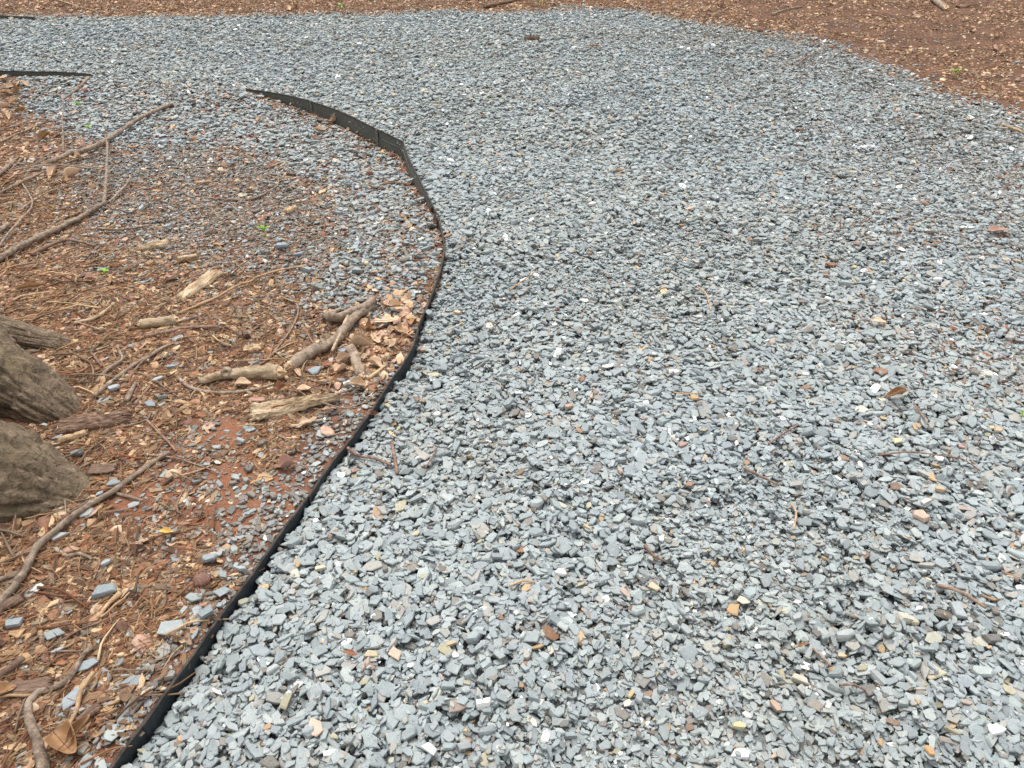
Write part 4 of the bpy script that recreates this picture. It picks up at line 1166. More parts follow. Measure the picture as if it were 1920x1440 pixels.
def slab(label, px, py, L, W, yaw, mat, name='bark_slab', cat='bark', th=.010, ridge=.004, bow=.15, taper=.15, lift=.0, seed=1, tilt=(0, 0), grp=None):
    """ragged slab of bark or split wood: grained top, broken outline, real thickness"""
    nx, ny = 54, 26; vs = []; fs = []
    N_ = lambda a, b, c: mnoise.noise(Vector((a, b, c)))
    for face in (1, 0):
        for j in range(ny + 1):
            for i in range(nx + 1):
                u = i / nx - .5; v = j / ny - .5
                endj = (N_(v * 13 + seed, seed, 1) + .6 * N_(v * 34, seed, 2)) * (.20 if u > 0 else .13) * min(1, W / L * 2.2) * (abs(u) * 2) ** 3
                lx = L * (u + endj * (1 if u > 0 else -1))
                ww = W * (1 - taper * (u + .5)) * (1 + .30 * N_(u * 6, seed * 1.3 + (9 if v > 0 else 0), 4) + .14 * N_(u * 26, seed + (5 if v > 0 else 0), 6))
                ly = ww * v + .10 * W * N_(u * 3, seed, 8)
                ed = min(1, (.5 - abs(u)) * 26) * min(1, (.5 - abs(v)) * 13)
                g = N_(u * L * 16, v * W * 150, seed * 2) + .6 * N_(u * L * 50, v * W * 420, seed) - .9 * max(0, .12 - abs(N_(u * L * 12 + 4, v * W * 110, seed))) / .12 * .6
                z = -bow * W * (v * 2) ** 2 * .35 + .03 * L * N_(u * 2.2, seed, 9)
                if face: z += th * (.55 + .45 * ed) + ridge * g * (.3 + .7 * ed)
                vs.append((lx, ly, z))
    K = (nx + 1) * (ny + 1)
    for j in range(ny):
        for i in range(nx):
            a = j * (nx + 1) + i
            fs.append((a, a + 1, a + nx + 2, a + nx + 1)); fs.append((K + a + nx + 1, K + a + nx + 2, K + a + 1, K + a))
    bd = [i for i in range(nx)] + [(j + 1) * (nx + 1) - 1 for j in range(ny)]
    for i in range(nx):
        a, b = i, i + 1; fs.append((b, a, K + a, K + b)); a, b = ny * (nx + 1) + i, ny * (nx + 1) + i + 1; fs.append((a, b, K + b, K + a))
    for j in range(ny):
        a, b = j * (nx + 1), (j + 1) * (nx + 1); fs.append((a, b, K + b, K + a)); a, b = a + nx, b + nx; fs.append((b, a, K + a, K + b))
    x, y, z = GH(px, py)
    o = link(name, mesh(name, vs, fs, False), mat, None, (x, y, z + .010 + lift)); o.rotation_euler = (tilt[0], tilt[1], math.radians(yaw)); tag(o, label, cat, grp)
    return o
slab('pale weathered split wood tapering to the right, below the knotted log', 553, 764, .26, .090, 16, M_GREYWOOD, 'split_wood', 'wood', .014, .006, .25, .75, seed=3)
slab('flat ridged bark slab lying below the middle root', 176, 796, .20, .070, 15, M_BARK, th=.012, ridge=.006, seed=5)
slab('curved grey wood piece standing out from the soil under the dusty gravel', 372, 540, .25, .046, 73, M_GREYWOOD, 'split_wood', 'wood', .014, .003, .4, -.3, seed=8)
slab('fibrous pale wood chunk beside the dark soil, left of the short white log', 289, 465, .13, .045, 24, M_GREYWOOD, 'split_wood', 'wood', .014, .005, .3, -.5, seed=11)
slab('yellowish split wood chip under the ridged bark slab', 138, 824, .075, .020, 30, M_PALE, 'wood_chip', 'wood', .010, .004, .3, .2, seed=12)
slab('flat brown bark flake lying above the long grey branch', 194, 884, .072, .040, 6, M_BARK, 'bark_flake', th=.005, ridge=.0015, bow=.05, seed=14)
slab('pale crumbling wood chunk in front of the mottled stub', 475, 657, .06, .035, 6, M_PALE, 'split_wood', 'wood', .008, .005, .1, .2, seed=15)
slab('light wood sliver lying on the dusty gravel', 385, 347, .085, .016, 8, M_PALE, 'wood_chip', 'wood', .006, .003, .1, .2, seed=16)
slab('pale upright wood chunk on the gravel right of the upturned twig', 546, 397, .075, .030, 62, M_PALE, 'split_wood', 'wood', .014, .004, .3, .3, seed=17)
slab('greyish rotten bark piece above the crooked branch', 60, 1292, .085, .040, 10, M_BARK, 'bark_flake', th=.006, ridge=.002, seed=18)
slab('short white topped log piece above the curved grey wood', 353, 489, .085, .026, 20, M_GREYWOOD, 'split_wood', 'wood', .016, .003, .5, .1, seed=19)
slab('brown bark curl standing on the path near its right margin', 1443, 102, .10, .035, 100, M_GREYWOOD, 'bark_curl', 'bark', .012, .003, .9, .1, seed=20, lift=.02)
slab('curved bark sheet on bare soil at the top right', 1808, 15, .19, .06, 22, M_BARK, 'bark_sheet', 'bark', .012, .004, .5, .2, seed=21)
slab('reddish bark clod on the path near its far edge', 997, 77, .13, .06, 6, M_BARK, 'bark_flake', th=.02, ridge=.006, seed=22)
slab('brown wood chip pressed against the lower left soil by the white flake', 15, 1140, .07, .03, 40, M_BARK, 'bark_flake', th=.006, ridge=.002, seed=23)
slab('short thick bark stub right of the mottled log', 462, 633, .045, .022, 120, M_BARK, 'bark_flake', th=.016, ridge=.003, bow=.8, seed=24)
slab('small brown wood flake left of the curved grey wood', 170, 1345, .05, .02, 50, M_BARK, 'bark_flake', th=.006, ridge=.002, seed=25)

# ------------------------------------------------------------------ leaves
def leaf_outline(kind):
    pts = []
    N = 26
    for i in range(N + 1):
        t = i / N
        if kind == 'oak': w = .30 * math.sin(math.pi * min(1, t * 1.02)) ** .55 * (1 + .42 * math.sin(t * 4.4 * math.pi + .4)) * (.65 + .5 * t)
        elif kind == 'narrow': w = .17 * math.sin(math.pi * t) ** .8
        else: w = .30 * math.sin(math.pi * t ** .85) ** .8 * (1 + .03 * math.sin(t * 60))
        pts.append((t - .5, max(w, .004)))
    return pts
def leaf(label, px, py, size, yaw, mat, kind='ovate', curl=.5, roll=.3, tilt=(0, 0), seed=0, fold=.0, lift=0.0, cat='leaf', grp=None, stem=True, width=1.0):
    O = leaf_outline(kind); M = 8; vs = []; fs = []; n = len(O)
    for i, (t, w) in enumerate(O):
        for k in range(-M, M + 1):
            v = k / M; x = t; y = w * v * width
            z = curl * (x * x) * .9 + roll * (y * y) * 6 + fold * abs(y) + .035 * mnoise.noise(Vector((x * 5 + seed, y * 6, seed))) + .012 * mnoise.noise(Vector((x * 16, y * 16, seed)))
            y2 = y * (1 - min(.7, roll * abs(v) * .6))
            vs.append((x * size, y2 * size, z * size))
    W = 2 * M + 1
    for i in range(n - 1):
        for k in range(W - 1):
            a = i * W + k; fs.append((a, a + 1, a + W + 1, a + W))
    x, y, z = GH(px, py)
    root = empty('leaf', (x, y, z + .014 + lift)); tag(root, label, cat, grp)
    root.rotation_euler = (tilt[0], tilt[1], math.radians(yaw))
    o = link('blade', mesh('blade', vs, fs, True), mat, root)
    sm = o.modifiers.new('thickness', 'SOLIDIFY'); sm.thickness = .0006; sm.offset = 0
    mid = [Vector((t * size, 0, curl * t * t * .9 * size + .035 * size * mnoise.noise(Vector((t * 5 + seed, 0, seed))) + .0008)) for t, _ in O[::3]]
    if stem:
        a = mid[0]; pre = [a + Vector((-.22 * size, .03 * size, .02 * size)), a + Vector((-.1 * size, .0, .0))]
        v, f = tube(pre + mid, [.0011] * 2 + [.0011 * (1 - .8 * i / len(mid)) for i in range(len(mid))], 5)
        link('stalk', mesh('stalk', v, f, True), M_TWIG, root)
    return root
GL = 'dead leaves lying by the edging on the soil side'
leaf('large tan oak leaf lying flat between the forked log and the edging', 725, 607, .095, 12, M_LEAF_TAN, 'oak', .3, .15, seed=1, width=1.0)
leaf('pale oak leaf with pointed lobes below the large tan leaf', 706, 643, .072, -60, M_LEAF_TAN, 'oak', .5, .3, seed=2)
leaf('long curled tan leaf lying across the short upright log stub', 680, 657, .10, -4, M_LEAF_TAN, 'ovate', .3, .9, seed=3, lift=.008)
leaf('crumpled tan leaf left of the short upright log stub', 648, 682, .066, 40, M_LEAF_TAN, 'ovate', .5, .5, seed=4, width=1.3)
leaf('small tan leaf squeezed between the stub and the edging', 686, 676, .040, 80, M_LEAF_TAN, 'ovate', .5, .5, seed=5)
leaf('upright tan leaf standing above the crumpled tan leaf near the edging', 734, 625, .055, 60, M_LEAF_TAN, 'ovate', .4, .5, (.4, .1), seed=6)
leaf('tan leaf folded under the knotted log', 457, 726, .056, 5, M_LEAF_TAN, 'ovate', .2, .3, seed=7, width=1.3)
leaf('narrow pointed tan leaf right of the knotted log end', 560, 706, .052, -60, M_LEAF_TAN, 'narrow', .4, .6, seed=8, width=1.6)
leaf('flat orange brown leaf beside the split slate stones', 615, 691, .038, 20, M_LEAF_RUST, 'ovate', .2, .2, seed=9, width=1.5)
leaf('flat tan leaf above the pale weathered wood', 571, 736, .046, 15, M_LEAF_TAN, 'ovate', .2, .2, seed=10, width=1.3)
leaf('dark red brown leaf between the knotted log and the weathered wood', 529, 733, .036, 50, M_LEAF_RUST, 'ovate', .5, .6, seed=11, width=1.4)
leaf('long tan leaf strip hanging from the weathered wood', 572, 800, .085, 35, M_LEAF_TAN, 'oak', .4, .4, seed=12, width=.7)
leaf('wrinkled grey brown leaf on dusty gravel near the lower edging', 541, 880, .056, 30, M_LEAF_PINK, 'ovate', .5, .5, seed=13, width=1.5)
leaf('pinkish leaf tucked under the left end of the weathered wood', 482, 758, .05, 0, M_LEAF_PINK, 'ovate', .3, .3, seed=14, width=1.1)
leaf('big brown two lobed leaf at the bottom near the crooked branch', 128, 1405, .078, -35, M_LEAF_BROWN, 'ovate', .8, .5, seed=15, width=1.5)
leaf('brown rolled leaf piece rising beside the big two lobed leaf', 154, 1380, .062, 62, M_LEAF_BROWN, 'narrow', .4, .8, (.3, -.2), seed=16, width=1.6, lift=.012)
leaf('large brown leaf cut by the left edge near the bottom', 10, 1306, .055, 30, M_LEAF_BROWN, 'ovate', .4, .4, seed=17, width=1.3)
leaf('short brown curled leaf at the left edge beside the blue slate wedge', 5, 1182, .036, 40, M_LEAF_BROWN, 'narrow', .4, .7, seed=18, width=1.6)
leaf('rust coloured leaf stuck inside the bend of the edging', 816, 425, .058, 85, M_LEAF_RUST, 'ovate', .5, .6, (.2, .3), seed=19, width=1.3, grp=GL)
leaf('small rust leaf just below the one in the bend of the edging', 812, 402, .05, 60, M_LEAF_RUST, 'ovate', .5, .6, (.3, 0), seed=20, width=1.2, grp=GL)
leaf('brown leaf lying below the kink of the edging', 779, 365, .055, 100, M_LEAF_RUST, 'ovate', .5, .6, seed=21, grp=GL)
leaf('pink brown leaf on slate just inside the kink of the edging', 738, 298, .065, 20, M_LEAF_PINK, 'ovate', .5, .5, seed=22, width=1.2, grp=GL)
leaf('tan leaf left of the pink brown leaf inside the kink', 710, 303, .05, 50, M_LEAF_TAN, 'ovate', .5, .5, seed=23, grp=GL)
leaf('tan oak leaf piled against the far part of the edging', 625, 232, .12, 20, M_LEAF_TAN, 'oak', .5, .5, seed=24, grp=GL)
leaf('tan leaf just left of the oak leaf piled at the far edging', 600, 250, .09, -20, M_LEAF_TAN, 'ovate', .5, .5, seed=25, grp=GL)
leaf('small bright tan leaf on the spilled slate near the edging end', 485, 230, .07, 60, M_LEAF_TAN, 'oak', .5, .5, seed=26, grp=GL)
leaf('curled tan leaf on the slate in front of the far edging', 590, 262, .085, 120, M_LEAF_PINK, 'ovate', .7, .8, seed=27, grp=GL)
leaf('orange leaf piece on slate left of the kinked edging', 696, 335, .05, 10, M_LEAF_RUST, 'ovate', .5, .6, seed=28, grp=GL)
leaf('red brown leaf on slate left of the edging bend', 648, 449, .045, -10, M_LEAF_RUST, 'oak', .5, .6, seed=29, grp=GL)
leaf('pale tan leaf among the mulch above the middle root', 172, 528, .055, 20, M_LEAF_PINK, 'ovate', .4, .4, seed=30, width=1.3)
leaf('upright orange brown leaf right of the pale mulch leaf', 211, 532, .055, -70, M_LEAF_BROWN, 'ovate', .4, .5, (.5, 0), seed=31)
leaf('whitish leaf with ragged edges left of the curved grey wood', 315, 527, .06, 15, M_LEAF_PINK, 'oak', .3, .3, seed=32)
leaf('long rolled brown leaf at the left above the upper root', 60, 545, .13, 20, M_LEAF_BROWN, 'narrow', .3, .9, seed=33)
leaf('long curled brown leaf rolled like a pod on the right side gravel', 1678, 747, .112, 24, M_LEAF_BROWN, 'narrow', .12, .9, (.1, 0), seed=34, width=1.1, lift=.002)
leaf('flat pinkish brown leaf on gravel near the right photo edge', 1868, 438, .105, 14, M_LEAF_PINK, 'ovate', .35, .3, seed=35, width=1.0, lift=.004)
leaf('yellow tan leaf lying alone in the middle right of the gravel', 1645, 611, .050, -12, M_LEAF_TAN, 'ovate', .2, .2, seed=36, width=1.25, stem=False, lift=.005)
leaf('small orange leaf right of the edging bend on open gravel', 1160, 323, .085, 18, M_LEAF_BROWN, 'narrow', .3, .5, seed=37)
leaf('tiny orange leaf below the kink level on open gravel', 950, 376, .045, -5, M_LEAF_BROWN, 'narrow', .3, .5, seed=38)
leaf('long tan leaf on the path near its far edge', 1113, 89, .16, 12, M_LEAF_BROWN, 'narrow', .3, .5, seed=39)
leaf('tan folded leaf standing on bare soil at the right', 1880, 103, .11, 40, M_LEAF_TAN, 'ovate', .5, .6, (.3, 0), seed=40, width=1.2)
leaf('tan leaf at the soil margin left of the top right branch', 1344, 35, .14, 15, M_LEAF_TAN, 'ovate', .5, .6, seed=41)
leaf('brown leaf lying on the path margin near the curled bark', 1557, 95, .12, 5, M_LEAF_BROWN, 'narrow', .3, .5, seed=42)
leaf('small brown leaf at the bottom right with dark red tip', 1500, 1218, .036, 25, M_LEAF_BROWN, 'narrow', .5, .6, seed=43)
leaf('dark red brown leaf scrap on gravel left of the tan stones', 658, 1233, .036, -15, M_LEAF_RUST, 'narrow', .3, .5, seed=44, width=1.4)
leaf('yellow oval leaf on the soil beside dusty gravel', 315, 1005, .040, -8, mat_leaf('yellow_leaf', lin('c59a4a'), lin('d9b36a'), lin('8a6233')), 'ovate', .3, .4, seed=45, width=1.0, stem=False)
leaf('star shaped tan leaf scrap below the yellow oval leaf', 268, 1023, .034, 30, M_LEAF_TAN, 'oak', .3, .3, seed=46)
leaf('orange leaf scrap stuck to the edging near the upright brown twig', 702, 783, .030, 30, M_LEAF_RUST, 'ovate', .6, .6, (.5, .2), seed=47)
leaf('faded leaf on the dusty gravel left of the upright wood chunk', 500, 410, .05, 30, M_LEAF_PINK, 'ovate', .3, .3, seed=48)
for i, (lab, a, b, yw, kd) in enumerate([
    ('tan leaf fragment just above the large tan oak leaf', 742, 580, 30, 'ovate'), ('tan leaf leaning on the edging beside the pointed oak leaf', 742, 655, 80, 'ovate'),
    ('pale tan leaf under the lower end of the forked log', 690, 622, 10, 'oak'), ('light tan leaf between the short log stub and the edging', 704, 690, -30, 'ovate'),
    ('curled tan leaf behind the upper end of the forked log', 722, 572, 120, 'oak'), ('tan leaf right below the pale straight stick', 640, 700, 65, 'ovate'),
    ('tan leaf pressed against the edging level with the large oak leaf', 768, 612, 100, 'ovate'), ('rust tan leaf touching the edging above the stub', 752, 628, 140, 'oak'),
    ('pale leaf scrap under the orange brown stick', 672, 728, 5, 'ovate'), ('tan leaf at the tip of the weathered wood', 618, 775, 30, 'narrow')]):
    leaf(lab, a, b, .062, yw, [M_LEAF_TAN, M_LEAF_TAN, M_LEAF_BROWN, M_LEAF_TAN][i % 4], kd, .5, .5, (.25 * (-1) ** i, .2), seed=60 + i, grp=GL, width=1.2)
# a few more dead leaves in the pile of tan leaves at the far left below the short strip
rr = random.Random(77)
PILE = ['tan dead leaf touching the short edging strip at the far left', 'brown dead leaf right below the short edging strip, far left', 'lobed tan leaf at the left photo edge in the leaf pile', 'lobed dead leaf in the middle of the far left leaf pile', 'tan leaf at the left photo edge below the lobed one', 'brown tilted leaf low in the far left leaf pile', 'dead leaf on the slate side of the far left leaf pile', 'dead leaf at the upper right corner of the far left leaf pile', 'lowest dead leaf of the far left pile, at the photo edge', 'small dead leaf in the centre of the far left leaf pile', 'dead leaf on the mulch under the straight rough branch', "dead leaf beside the upright part of the forked stem's base", 'dead leaf on mulch between the rough branch and the thin twig', 'dead leaf touching the lower end of the rough straight branch', 'dead leaf beside the topmost long grey twig', 'dead leaf between the topmost grey twig and the rough branch']
for i, (a, b) in enumerate([(8, 152), (25, 160), (12, 178), (30, 196), (6, 206), (22, 222), (40, 212), (48, 160), (14, 238), (35, 176), (100, 330), (140, 332), (125, 345), (150, 300), (60, 245), (85, 262)]):
    leaf(PILE[i], a, b, rr.uniform(.08, .13), rr.uniform(0, 360), rr.choice([M_LEAF_TAN, M_LEAF_BROWN, M_LEAF_TAN]), rr.choice(['ovate', 'oak']), rr.uniform(.3, .9), rr.uniform(.3, .8), (rr.uniform(-.4, .4), rr.uniform(-.4, .4)), seed=100 + i, grp='leaf pile at the far left')
rr = random.Random(78)
for i in range(34):
    a = rr.uniform(5, 1910); b = rr.uniform(1, 22) if a < 1250 else rr.uniform(2, 30 + (a - 1280) * .24)
    leaf('dead leaf on the brown litter beyond the far edge of the path', a, b, rr.uniform(.06, .13), rr.uniform(0, 360), rr.choice([M_LEAF_TAN, M_LEAF_BROWN, M_LEAF_PINK]), rr.choice(['ovate', 'oak', 'narrow']), rr.uniform(.3, .9), rr.uniform(.3, .8), (rr.uniform(-.4, .4), rr.uniform(-.4, .4)), seed=200 + i, grp='dead leaves beyond the path', stem=False)

# ------------------------------------------------------------------ green seedlings
def seedling(label, px, py, h, n, size, seed):
    x, y, z = GH(px, py); root = empty('seedling', (x, y, z)); tag(root, label, 'seedling', 'green seedlings')
    rr = random.Random(seed)
    v, f = tube([(0, 0, -.01), (.003, .002, h * .5), (.0, .006, h)], [.0016, .0013, .001], 6); link('stem', mesh('stem', v, f, True), M_LEAF_GREEN, root)
    for k in range(n):
        a = 2 * math.pi * k / n + rr.uniform(-.3, .3); L = size * rr.uniform(.8, 1.15); vs, fs = [], []
        N = 9
        for i in range(N + 1):
            t = i / N; w = .26 * L * math.sin(math.pi * t) ** .7 + .0004
            for s in (-1, -.5, 0, .5, 1): vs.append((t * L, w * s, .25 * L * math.sin(t * 2.2) + abs(s) * w * .35))
        for i in range(N):
            for s in range(4): q = i * 5 + s; fs.append((q, q + 1, q + 6, q + 5))
        o = link('leaf', mesh('leaf', vs, fs, True), M_LEAF_GREEN, root, (0, .006, h * (1 - .25 * (k % 2)))); o.rotation_euler = (0, rr.uniform(-.5, .1), a)
        md = o.modifiers.new('thickness', 'SOLIDIFY'); md.thickness = .0005
seedling('green seedling against the forked stem on the slate spill', 148, 205, .05, 4, .035, 1)
seedling('green seedling above the rough straight branch', 168, 250, .04, 4, .030, 2)
seedling('green seedling alone on the dusty gravel, middle left', 497, 446, .035, 3, .036, 3)
seedling('green seedling on bare soil at the right margin of the path', 1790, 148, .05, 5, .050, 4)
seedling('green seedling at the far edge of the path, top middle', 1010, 14, .06, 5, .055, 5)
seedling('tiny green seedling on the litter at the top left of centre', 640, 22, .06, 5, .05, 6)
seedling('small yellow green seedling beside the loosely tangled mulch, left of the curved wood', 197, 520, .02, 3, .028, 7)
seedling('tiny green seedling at the right photo edge among the gravel', 1917, 782, .008, 3, .016, 8)

# ------------------------------------------------------------------ stones that stand out by colour or place
def pebble(label, px, py, size, col, yaw=0, kind=None, grp=None, name='stone', sink=.0, tilt=.1, th=1.0, cat='stone'):
    rr = random.Random(int(px * 13 + py * 7)); size *= .9
    if kind == 'round': me = ROUND[rr.randrange(4)][0]; tz = .55
    else:
        pool = {'plate': (0, 40), 'chunk': (40, 48), 'sliver': (48, 60)}[kind or 'plate']; i = rr.randrange(*pool); me = PROTO[i][0]; tz = PTH[i]
    x, y, z = GH(px, py)
    jx = int(round((x - X0) / HRES)); jy = int(round((y - Y0) / HRES)); q = max(1, int(size * .3 / HRES))
    patch = H[jy - q:jy + q + 1, jx - q:jx + q + 1]; z = float(.5 * patch.max() + .5 * patch.mean()) + (.004 if x < 0 and float(d_edge(np.array([x]), np.array([y]))[0]) < 0 else 0)
    o = bpy.data.objects.new(name, me); COL.objects.link(o)
    o.location = (x, y, z + size * tz * th * (.40 - sink)); o.scale = (size, size, size * th)
    o.rotation_euler = (rr.uniform(-tilt, tilt) + .08, rr.uniform(-tilt, tilt), math.radians(yaw))
    cc = lin(col); gg = sum(cc) / 3; o['tint'] = [*[float(c * .72 + gg * .28) * .86 for c in cc], rr.random()]
    tag(o, label, cat, grp); return o
WH, TAN, YEL, RST, SL, PSL = 'efede8', 'c4a888', 'cbb070', 'a57a5c', '8d999d', 'a6aeab'
GS = 'oddly coloured stones in the gravel'
for a in [
    ('large bright white stone at the lower right', 1862, 1377, .038, WH, 10, 'chunk'),
    ('grey based white stone at the bottom centre right', 1022, 1390, .036, 'd8d6d0', 60, 'chunk'),
    ('white quartz stone at the bottom centre', 806, 1408, .036, WH, -20, 'chunk'),
    ('small white stone below the two sets of pale stones, centre', 1240, 1013, .024, WH, 70, 'chunk'),
    ('small white stone near the bottom, right of centre', 1420, 1214, .019, WH, 20, 'chunk'),
    ('white flat stone beside the yellow stone, lower left gravel', 770, 1248, .018, WH, 30, 'plate'),
    ('tan long stone at the lower left gravel', 740, 1228, .044, TAN, -55, 'plate'),
    ('beige round stone beside the tan long stone', 697, 1230, .036, 'c0ae84', 15, 'chunk'),
    ('pinkish tan pointed stone near the bottom left gravel', 592, 1366, .048, 'd2b094', -60, 'plate'),
    ('beige stone just right of the edging below its middle', 603, 1070, .032, 'cdc09c', 15, 'chunk'),
    ('olive beige stone at the foot of the edging, lower left', 458, 1132, .032, '9c9c80', 20, 'chunk'),
    ('tan stone just right of the edging bend', 857, 590, .036, 'cbb08c', -35, 'chunk'),
    ('rusty stone just right of the edging, below the tan stone', 793, 657, .026, 'b98d68', 0, 'chunk'),
    ('olive and rust stone beside the edging at mid height', 728, 763, .030, 'b0a480', -30, 'chunk'),
    ('white stone beside the olive and rust stone', 819, 782, .030, 'd9dad2', 10, 'chunk'),
    ('small brick coloured stone in the centre of the gravel', 1066, 765, .034, 'bd977a', 15, 'chunk'),
    ('small tan block stone above the brick coloured stone', 1109, 748, .022, 'd0a87c', 80, 'chunk'),
    ('salmon coloured stone in the middle of the gravel', 1279, 838, .036, 'ab8878', 30, 'chunk'),
    ('olive brown stone upper right of the salmon stone', 1318, 815, .036, 'a49a7a', 15, 'plate'),
    ('rust brown stone below the salmon stone', 1291, 912, .026, 'a87c58', 10, 'chunk'),
    ('orange rust stone among small grey stones, centre', 1207, 790, .026, RST, 10, 'sliver'),
    ('tan upright stone left of the yellow leaf', 1301, 492, .034, 'c6a078', -80, 'plate'),
    ('yellow round stone in the upper middle right gravel', 1602, 503, .028, 'cbb070', 30, 'chunk'),
    ('second yellow stone to the right of the round yellow stone', 1656, 494, .028, 'c6ac68', 50, 'chunk'),
    ('amber stone in the upper middle right gravel', 1548, 520, .026, 'ac8458', 0, 'chunk'),
    ('split pale yellow stone below the curled brown leaf', 1680, 830, .042, 'c8c08c', 20, 'plate'),
    ('tan block stone right of the split pale yellow stone', 1870, 811, .036, 'c0a47c', 35, 'chunk'),
    ('largest tan block stone, right of centre', 1726, 970, .050, 'c4a388', -40, 'chunk'),
    ('orange yellow stone above the largest tan block', 1760, 921, .032, 'c2a06c', -15, 'chunk'),
    ('pale pinkish stone touching the largest tan block', 1736, 945, .036, 'cfc4bc', 20, 'chunk'),
    ('small orange stone near the long red twig', 1752, 875, .028, 'b8946a', -5, 'sliver'),
    ('white sliver stone left of the long red twig', 1571, 902, .032, WH, -60, 'sliver'),
    ('pink stone above the tan block stone at the right', 1802, 840, .022, 'c08c7c', -50, 'chunk'),
    ('mossy yellow stone at the lower right of centre', 1384, 1365, .032, 'c2b67c', -10, 'chunk'),
    ('brown tan stone right of the mossy yellow stone', 1453, 1325, .034, 'b59676', -70, 'chunk'),
    ('small tan square stone at the lower right', 1577, 1232, .022, 'cfae7c', -10, 'chunk'),
    ('orange stone near the bottom at the lower right', 1742, 1410, .026, 'bf9150', -60, 'chunk'),
    ('ochre stone left of the orange stone at the bottom', 1648, 1396, .022, 'b48f58', 80, 'chunk'),
    ('tan stone at the top of the bottom gravel, centre right', 1224, 1101, .034, 'cbb488', -30, 'plate'),
    ('yellow ochre stone in the lower centre gravel', 1182, 1307, .024, 'c0a870', 50, 'chunk'),
    ('beige oblong stone at the right of the lower gravel', 1394, 1126, .034, 'cdc5a8', -10, 'plate'),
    ('pale tan stone at the lower left edge of the bottom gravel', 847, 1213, .028, 'bfa878', 20, 'chunk'),
    ('long beige stone at the bottom right of centre', 1500, 1282, .042, 'b9b09a', -40, 'chunk'),
    ('large pale stone with olive underside at the lower right', 1748, 1198, .050, 'aaa890', 20, 'plate'),
    ('tan long stone at the right end of the bottom edge', 1452, 1419, .030, 'c4a88c', 30, 'sliver'),
    ('bright white stone in the upper right gravel', 1757, 527, .040, 'e8e6e4', -15, 'chunk'),
    ('white round stone below the bowed brown straw', 1311, 596, .028, WH, 10, 'chunk'),
    ('white wedge stone right of the bowed brown straw', 1510, 704, .026, WH, -30, 'chunk'),
    ('pale cream stone in the middle right gravel', 1429, 568, .036, 'ddd4c4', 20, 'chunk'),
    ('white stone near the far middle of the path', 1110, 386, .046, 'dddbd6', 15, 'chunk'),
    ('white stone left in the upper gravel by the edging bend', 1022, 578, .030, 'e2e2dc', -70, 'chunk'),
    ('white and grey stone at the right margin, bottom corner', 1915, 1100, .030, WH, 0, 'chunk'),
    ('dark flat stone standing on edge near the middle of the path', 1205, 274 - 45, .045, '4e585c', 30, 'chunk'),
    ('tan stone lying on soil at the right margin of the path', 1652, 82, .075, 'd0b494', 5, 'chunk'),
    ('grey stone on bare soil at the far right', 1906, 120, .055, '8d97a0', 10, 'chunk')]:
    pebble(a[0], a[1], a[2], a[3], a[4], a[5], a[6], GS)
GT2 = 'slate stones lying singly on the soil'
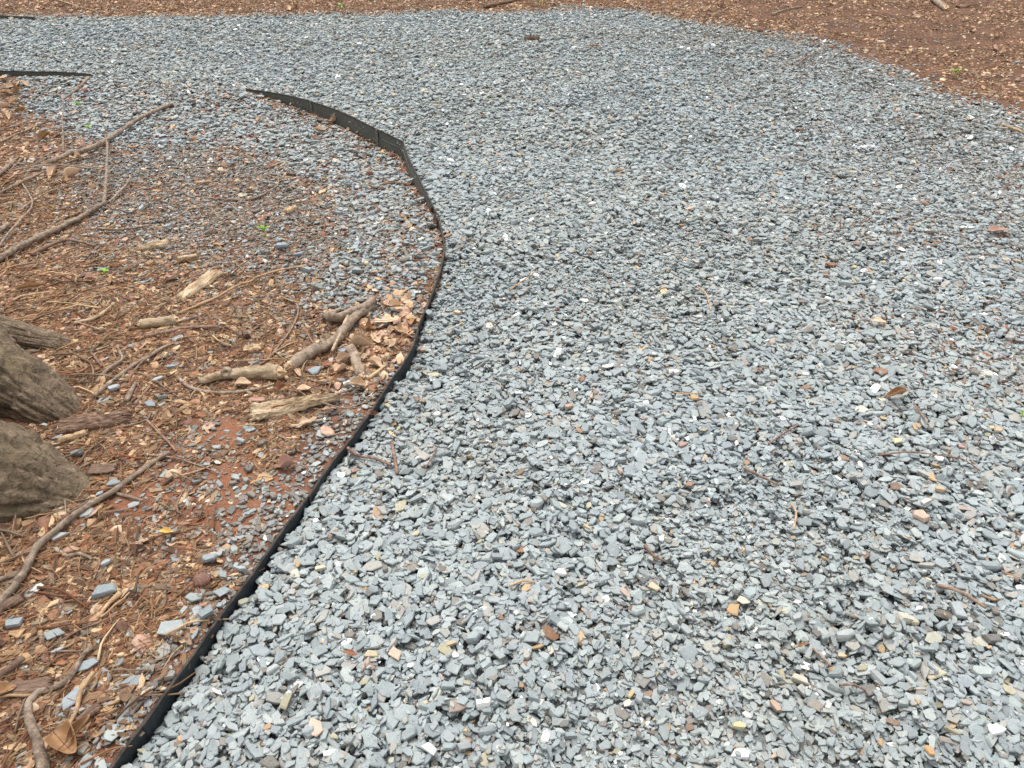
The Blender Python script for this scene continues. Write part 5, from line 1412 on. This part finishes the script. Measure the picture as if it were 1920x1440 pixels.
for a in [
    ('slate stone with a white edge between the stubby sticks', 215, 733, .042, 'a4acae', 20, 'chunk'),
    ('round grey slate stone above the thin brown stick', 323, 692, .034, SL, 10, 'chunk'),
    ('flat blue slate below the long reddish stick', 336, 636, .048, SL, 4, 'plate'),
    ('bluish slate stone right of the round grey one', 381, 692, .034, '8a9498', 30, 'plate'),
    ('grey slate below the row of short sticks', 283, 760, .048, SL, -10, 'plate'),
    ('pale bluish slate right above the grey slate', 298, 714, .042, PSL, 40, 'sliver'),
    ('round slate stone above the brown bark flake', 145, 855, .040, '7d8588', 0, 'chunk'),
    ('small pale slate left of the round slate stone', 114, 863, .024, PSL, 20, 'plate'),
    ('wedge slate stone left of the yellowish wood chip', 110, 823, .036, '8f9a9e', 35, 'plate'),
    ('small light slate in the shade beside the lower root', 85, 800, .022, 'a3acac', 0, 'chunk'),
    ('knobbly slate stone lying above the long grey branch', 216, 912, .042, '8c9494', 15, 'chunk'),
    ('small light slate at the fork of the long grey branch', 188, 930, .024, '9ba5a7', 40, 'chunk'),
    ('flat slate pinned under the long grey branch', 163, 966, .046, 'a2a8a4', 50, 'plate'),
    ('large flat pale slate half under the long grey branch', 108, 1010, .064, 'aeb0ac', 20, 'plate'),
    ('round blue slate stone beside dusty gravel', 395, 1053, .042, '8e999c', 10, 'chunk'),
    ('long blue slate next to the edging above the brown nut', 451, 1071, .044, 'a2acae', -10, 'sliver'),
    ('round pale slate stone below the knobbly grey stick', 200, 1060, .028, 'a0a8ac', 40, 'chunk'),
    ('white slate flake beside the knobbly root piece', 70, 1105, .040, 'd0d0c4', 15, 'plate'),
    ('long grey slate beside the split tan stick', 200, 1114, .062, '8a9598', 30, 'chunk'),
    ('small light blue slate right of the knobbly root piece', 128, 1149, .030, '9ea9ab', 10, 'plate'),
    ('blue slate wedge at the left beside the short brown leaf', 31, 1173, .042, '929da0', 30, 'chunk'),
    ('grey triangular slate left of the long thin twig', 103, 1195, .052, '8d9694', 15, 'plate'),
    ('narrow pale slate lying over the level twig', 110, 1223, .034, 'a5aeae', 30, 'sliver'),
    ('large slate stone by the edging below the brown nut', 389, 1155, .042, '869194', 60, 'chunk'),
    ('pale slate lying flat left of the large slate by the edging', 367, 1126, .046, '98a29e', 10, 'plate'),
    ('thick grey slate touching the edging right of the brown nut', 418, 1113, .044, '8e999c', 20, 'plate'),
    ('shiny long slate with white streaks near the edging', 322, 1184, .062, '9ea8a8', 30, 'plate'),
    ('long blue grey slate lying upright beside the stout straw', 141, 1317, .058, '939ea1', 60, 'plate'),
    ('upper blue grey slate above the crooked branch', 164, 1252, .054, '929da0', 35, 'plate'),
    ('white cube of stone by the edging below the oak leaves', 652, 724, .030, WH, 20, 'chunk'),
    ('long dark slate resting in the dusty gravel', 562, 483, .060, '869194', 30, 'sliver'),
    ('chunky grey slate on the dusty gravel left of the long dark slate', 530, 467, .064, '8a959e', -10, 'chunk'),
    ('pair of grey slates below the flat orange brown leaf', 590, 700, .058, SL, 30, 'plate'),
    ('oval blue slate under the pale straight stick', 643, 659, .044, '8f9a9d', 8, 'plate')]:
    pebble(a[0], a[1], a[2], a[3], a[4], a[5], a[6], GT2)
pebble('rounded red brown husk lying on the soil beside the edging', 382, 1096, .050, '84543c', 5, 'round', None, 'nut_husk', .1, cat='husk', th=.85)
# half nut shell on the dusty gravel
x, y, z = GH(408, 374)
bm = bmesh.new(); bmesh.ops.create_uvsphere(bm, u_segments=20, v_segments=14, radius=.018)
bmesh.ops.delete(bm, geom=[v for v in bm.verts if v.co.z > .004], context='VERTS')
for v in bm.verts: v.co *= 1 + .06 * mnoise.noise(v.co * 200)
me = bpy.data.meshes.new('nut_shell'); bm.to_mesh(me); bm.free(); me.polygons.foreach_set('use_smooth', [True] * len(me.polygons))
o = link('nut_shell', me, M_LEAF_RUST, None, (x, y, z + .012)); o.rotation_euler = (.35, 0, 0)
md = o.modifiers.new('thickness', 'SOLIDIFY'); md.thickness = .003
tag(o, 'open half nut shell lying on the dusty gravel', 'nut shell')
print('done', round(time.time() - T0, 1))
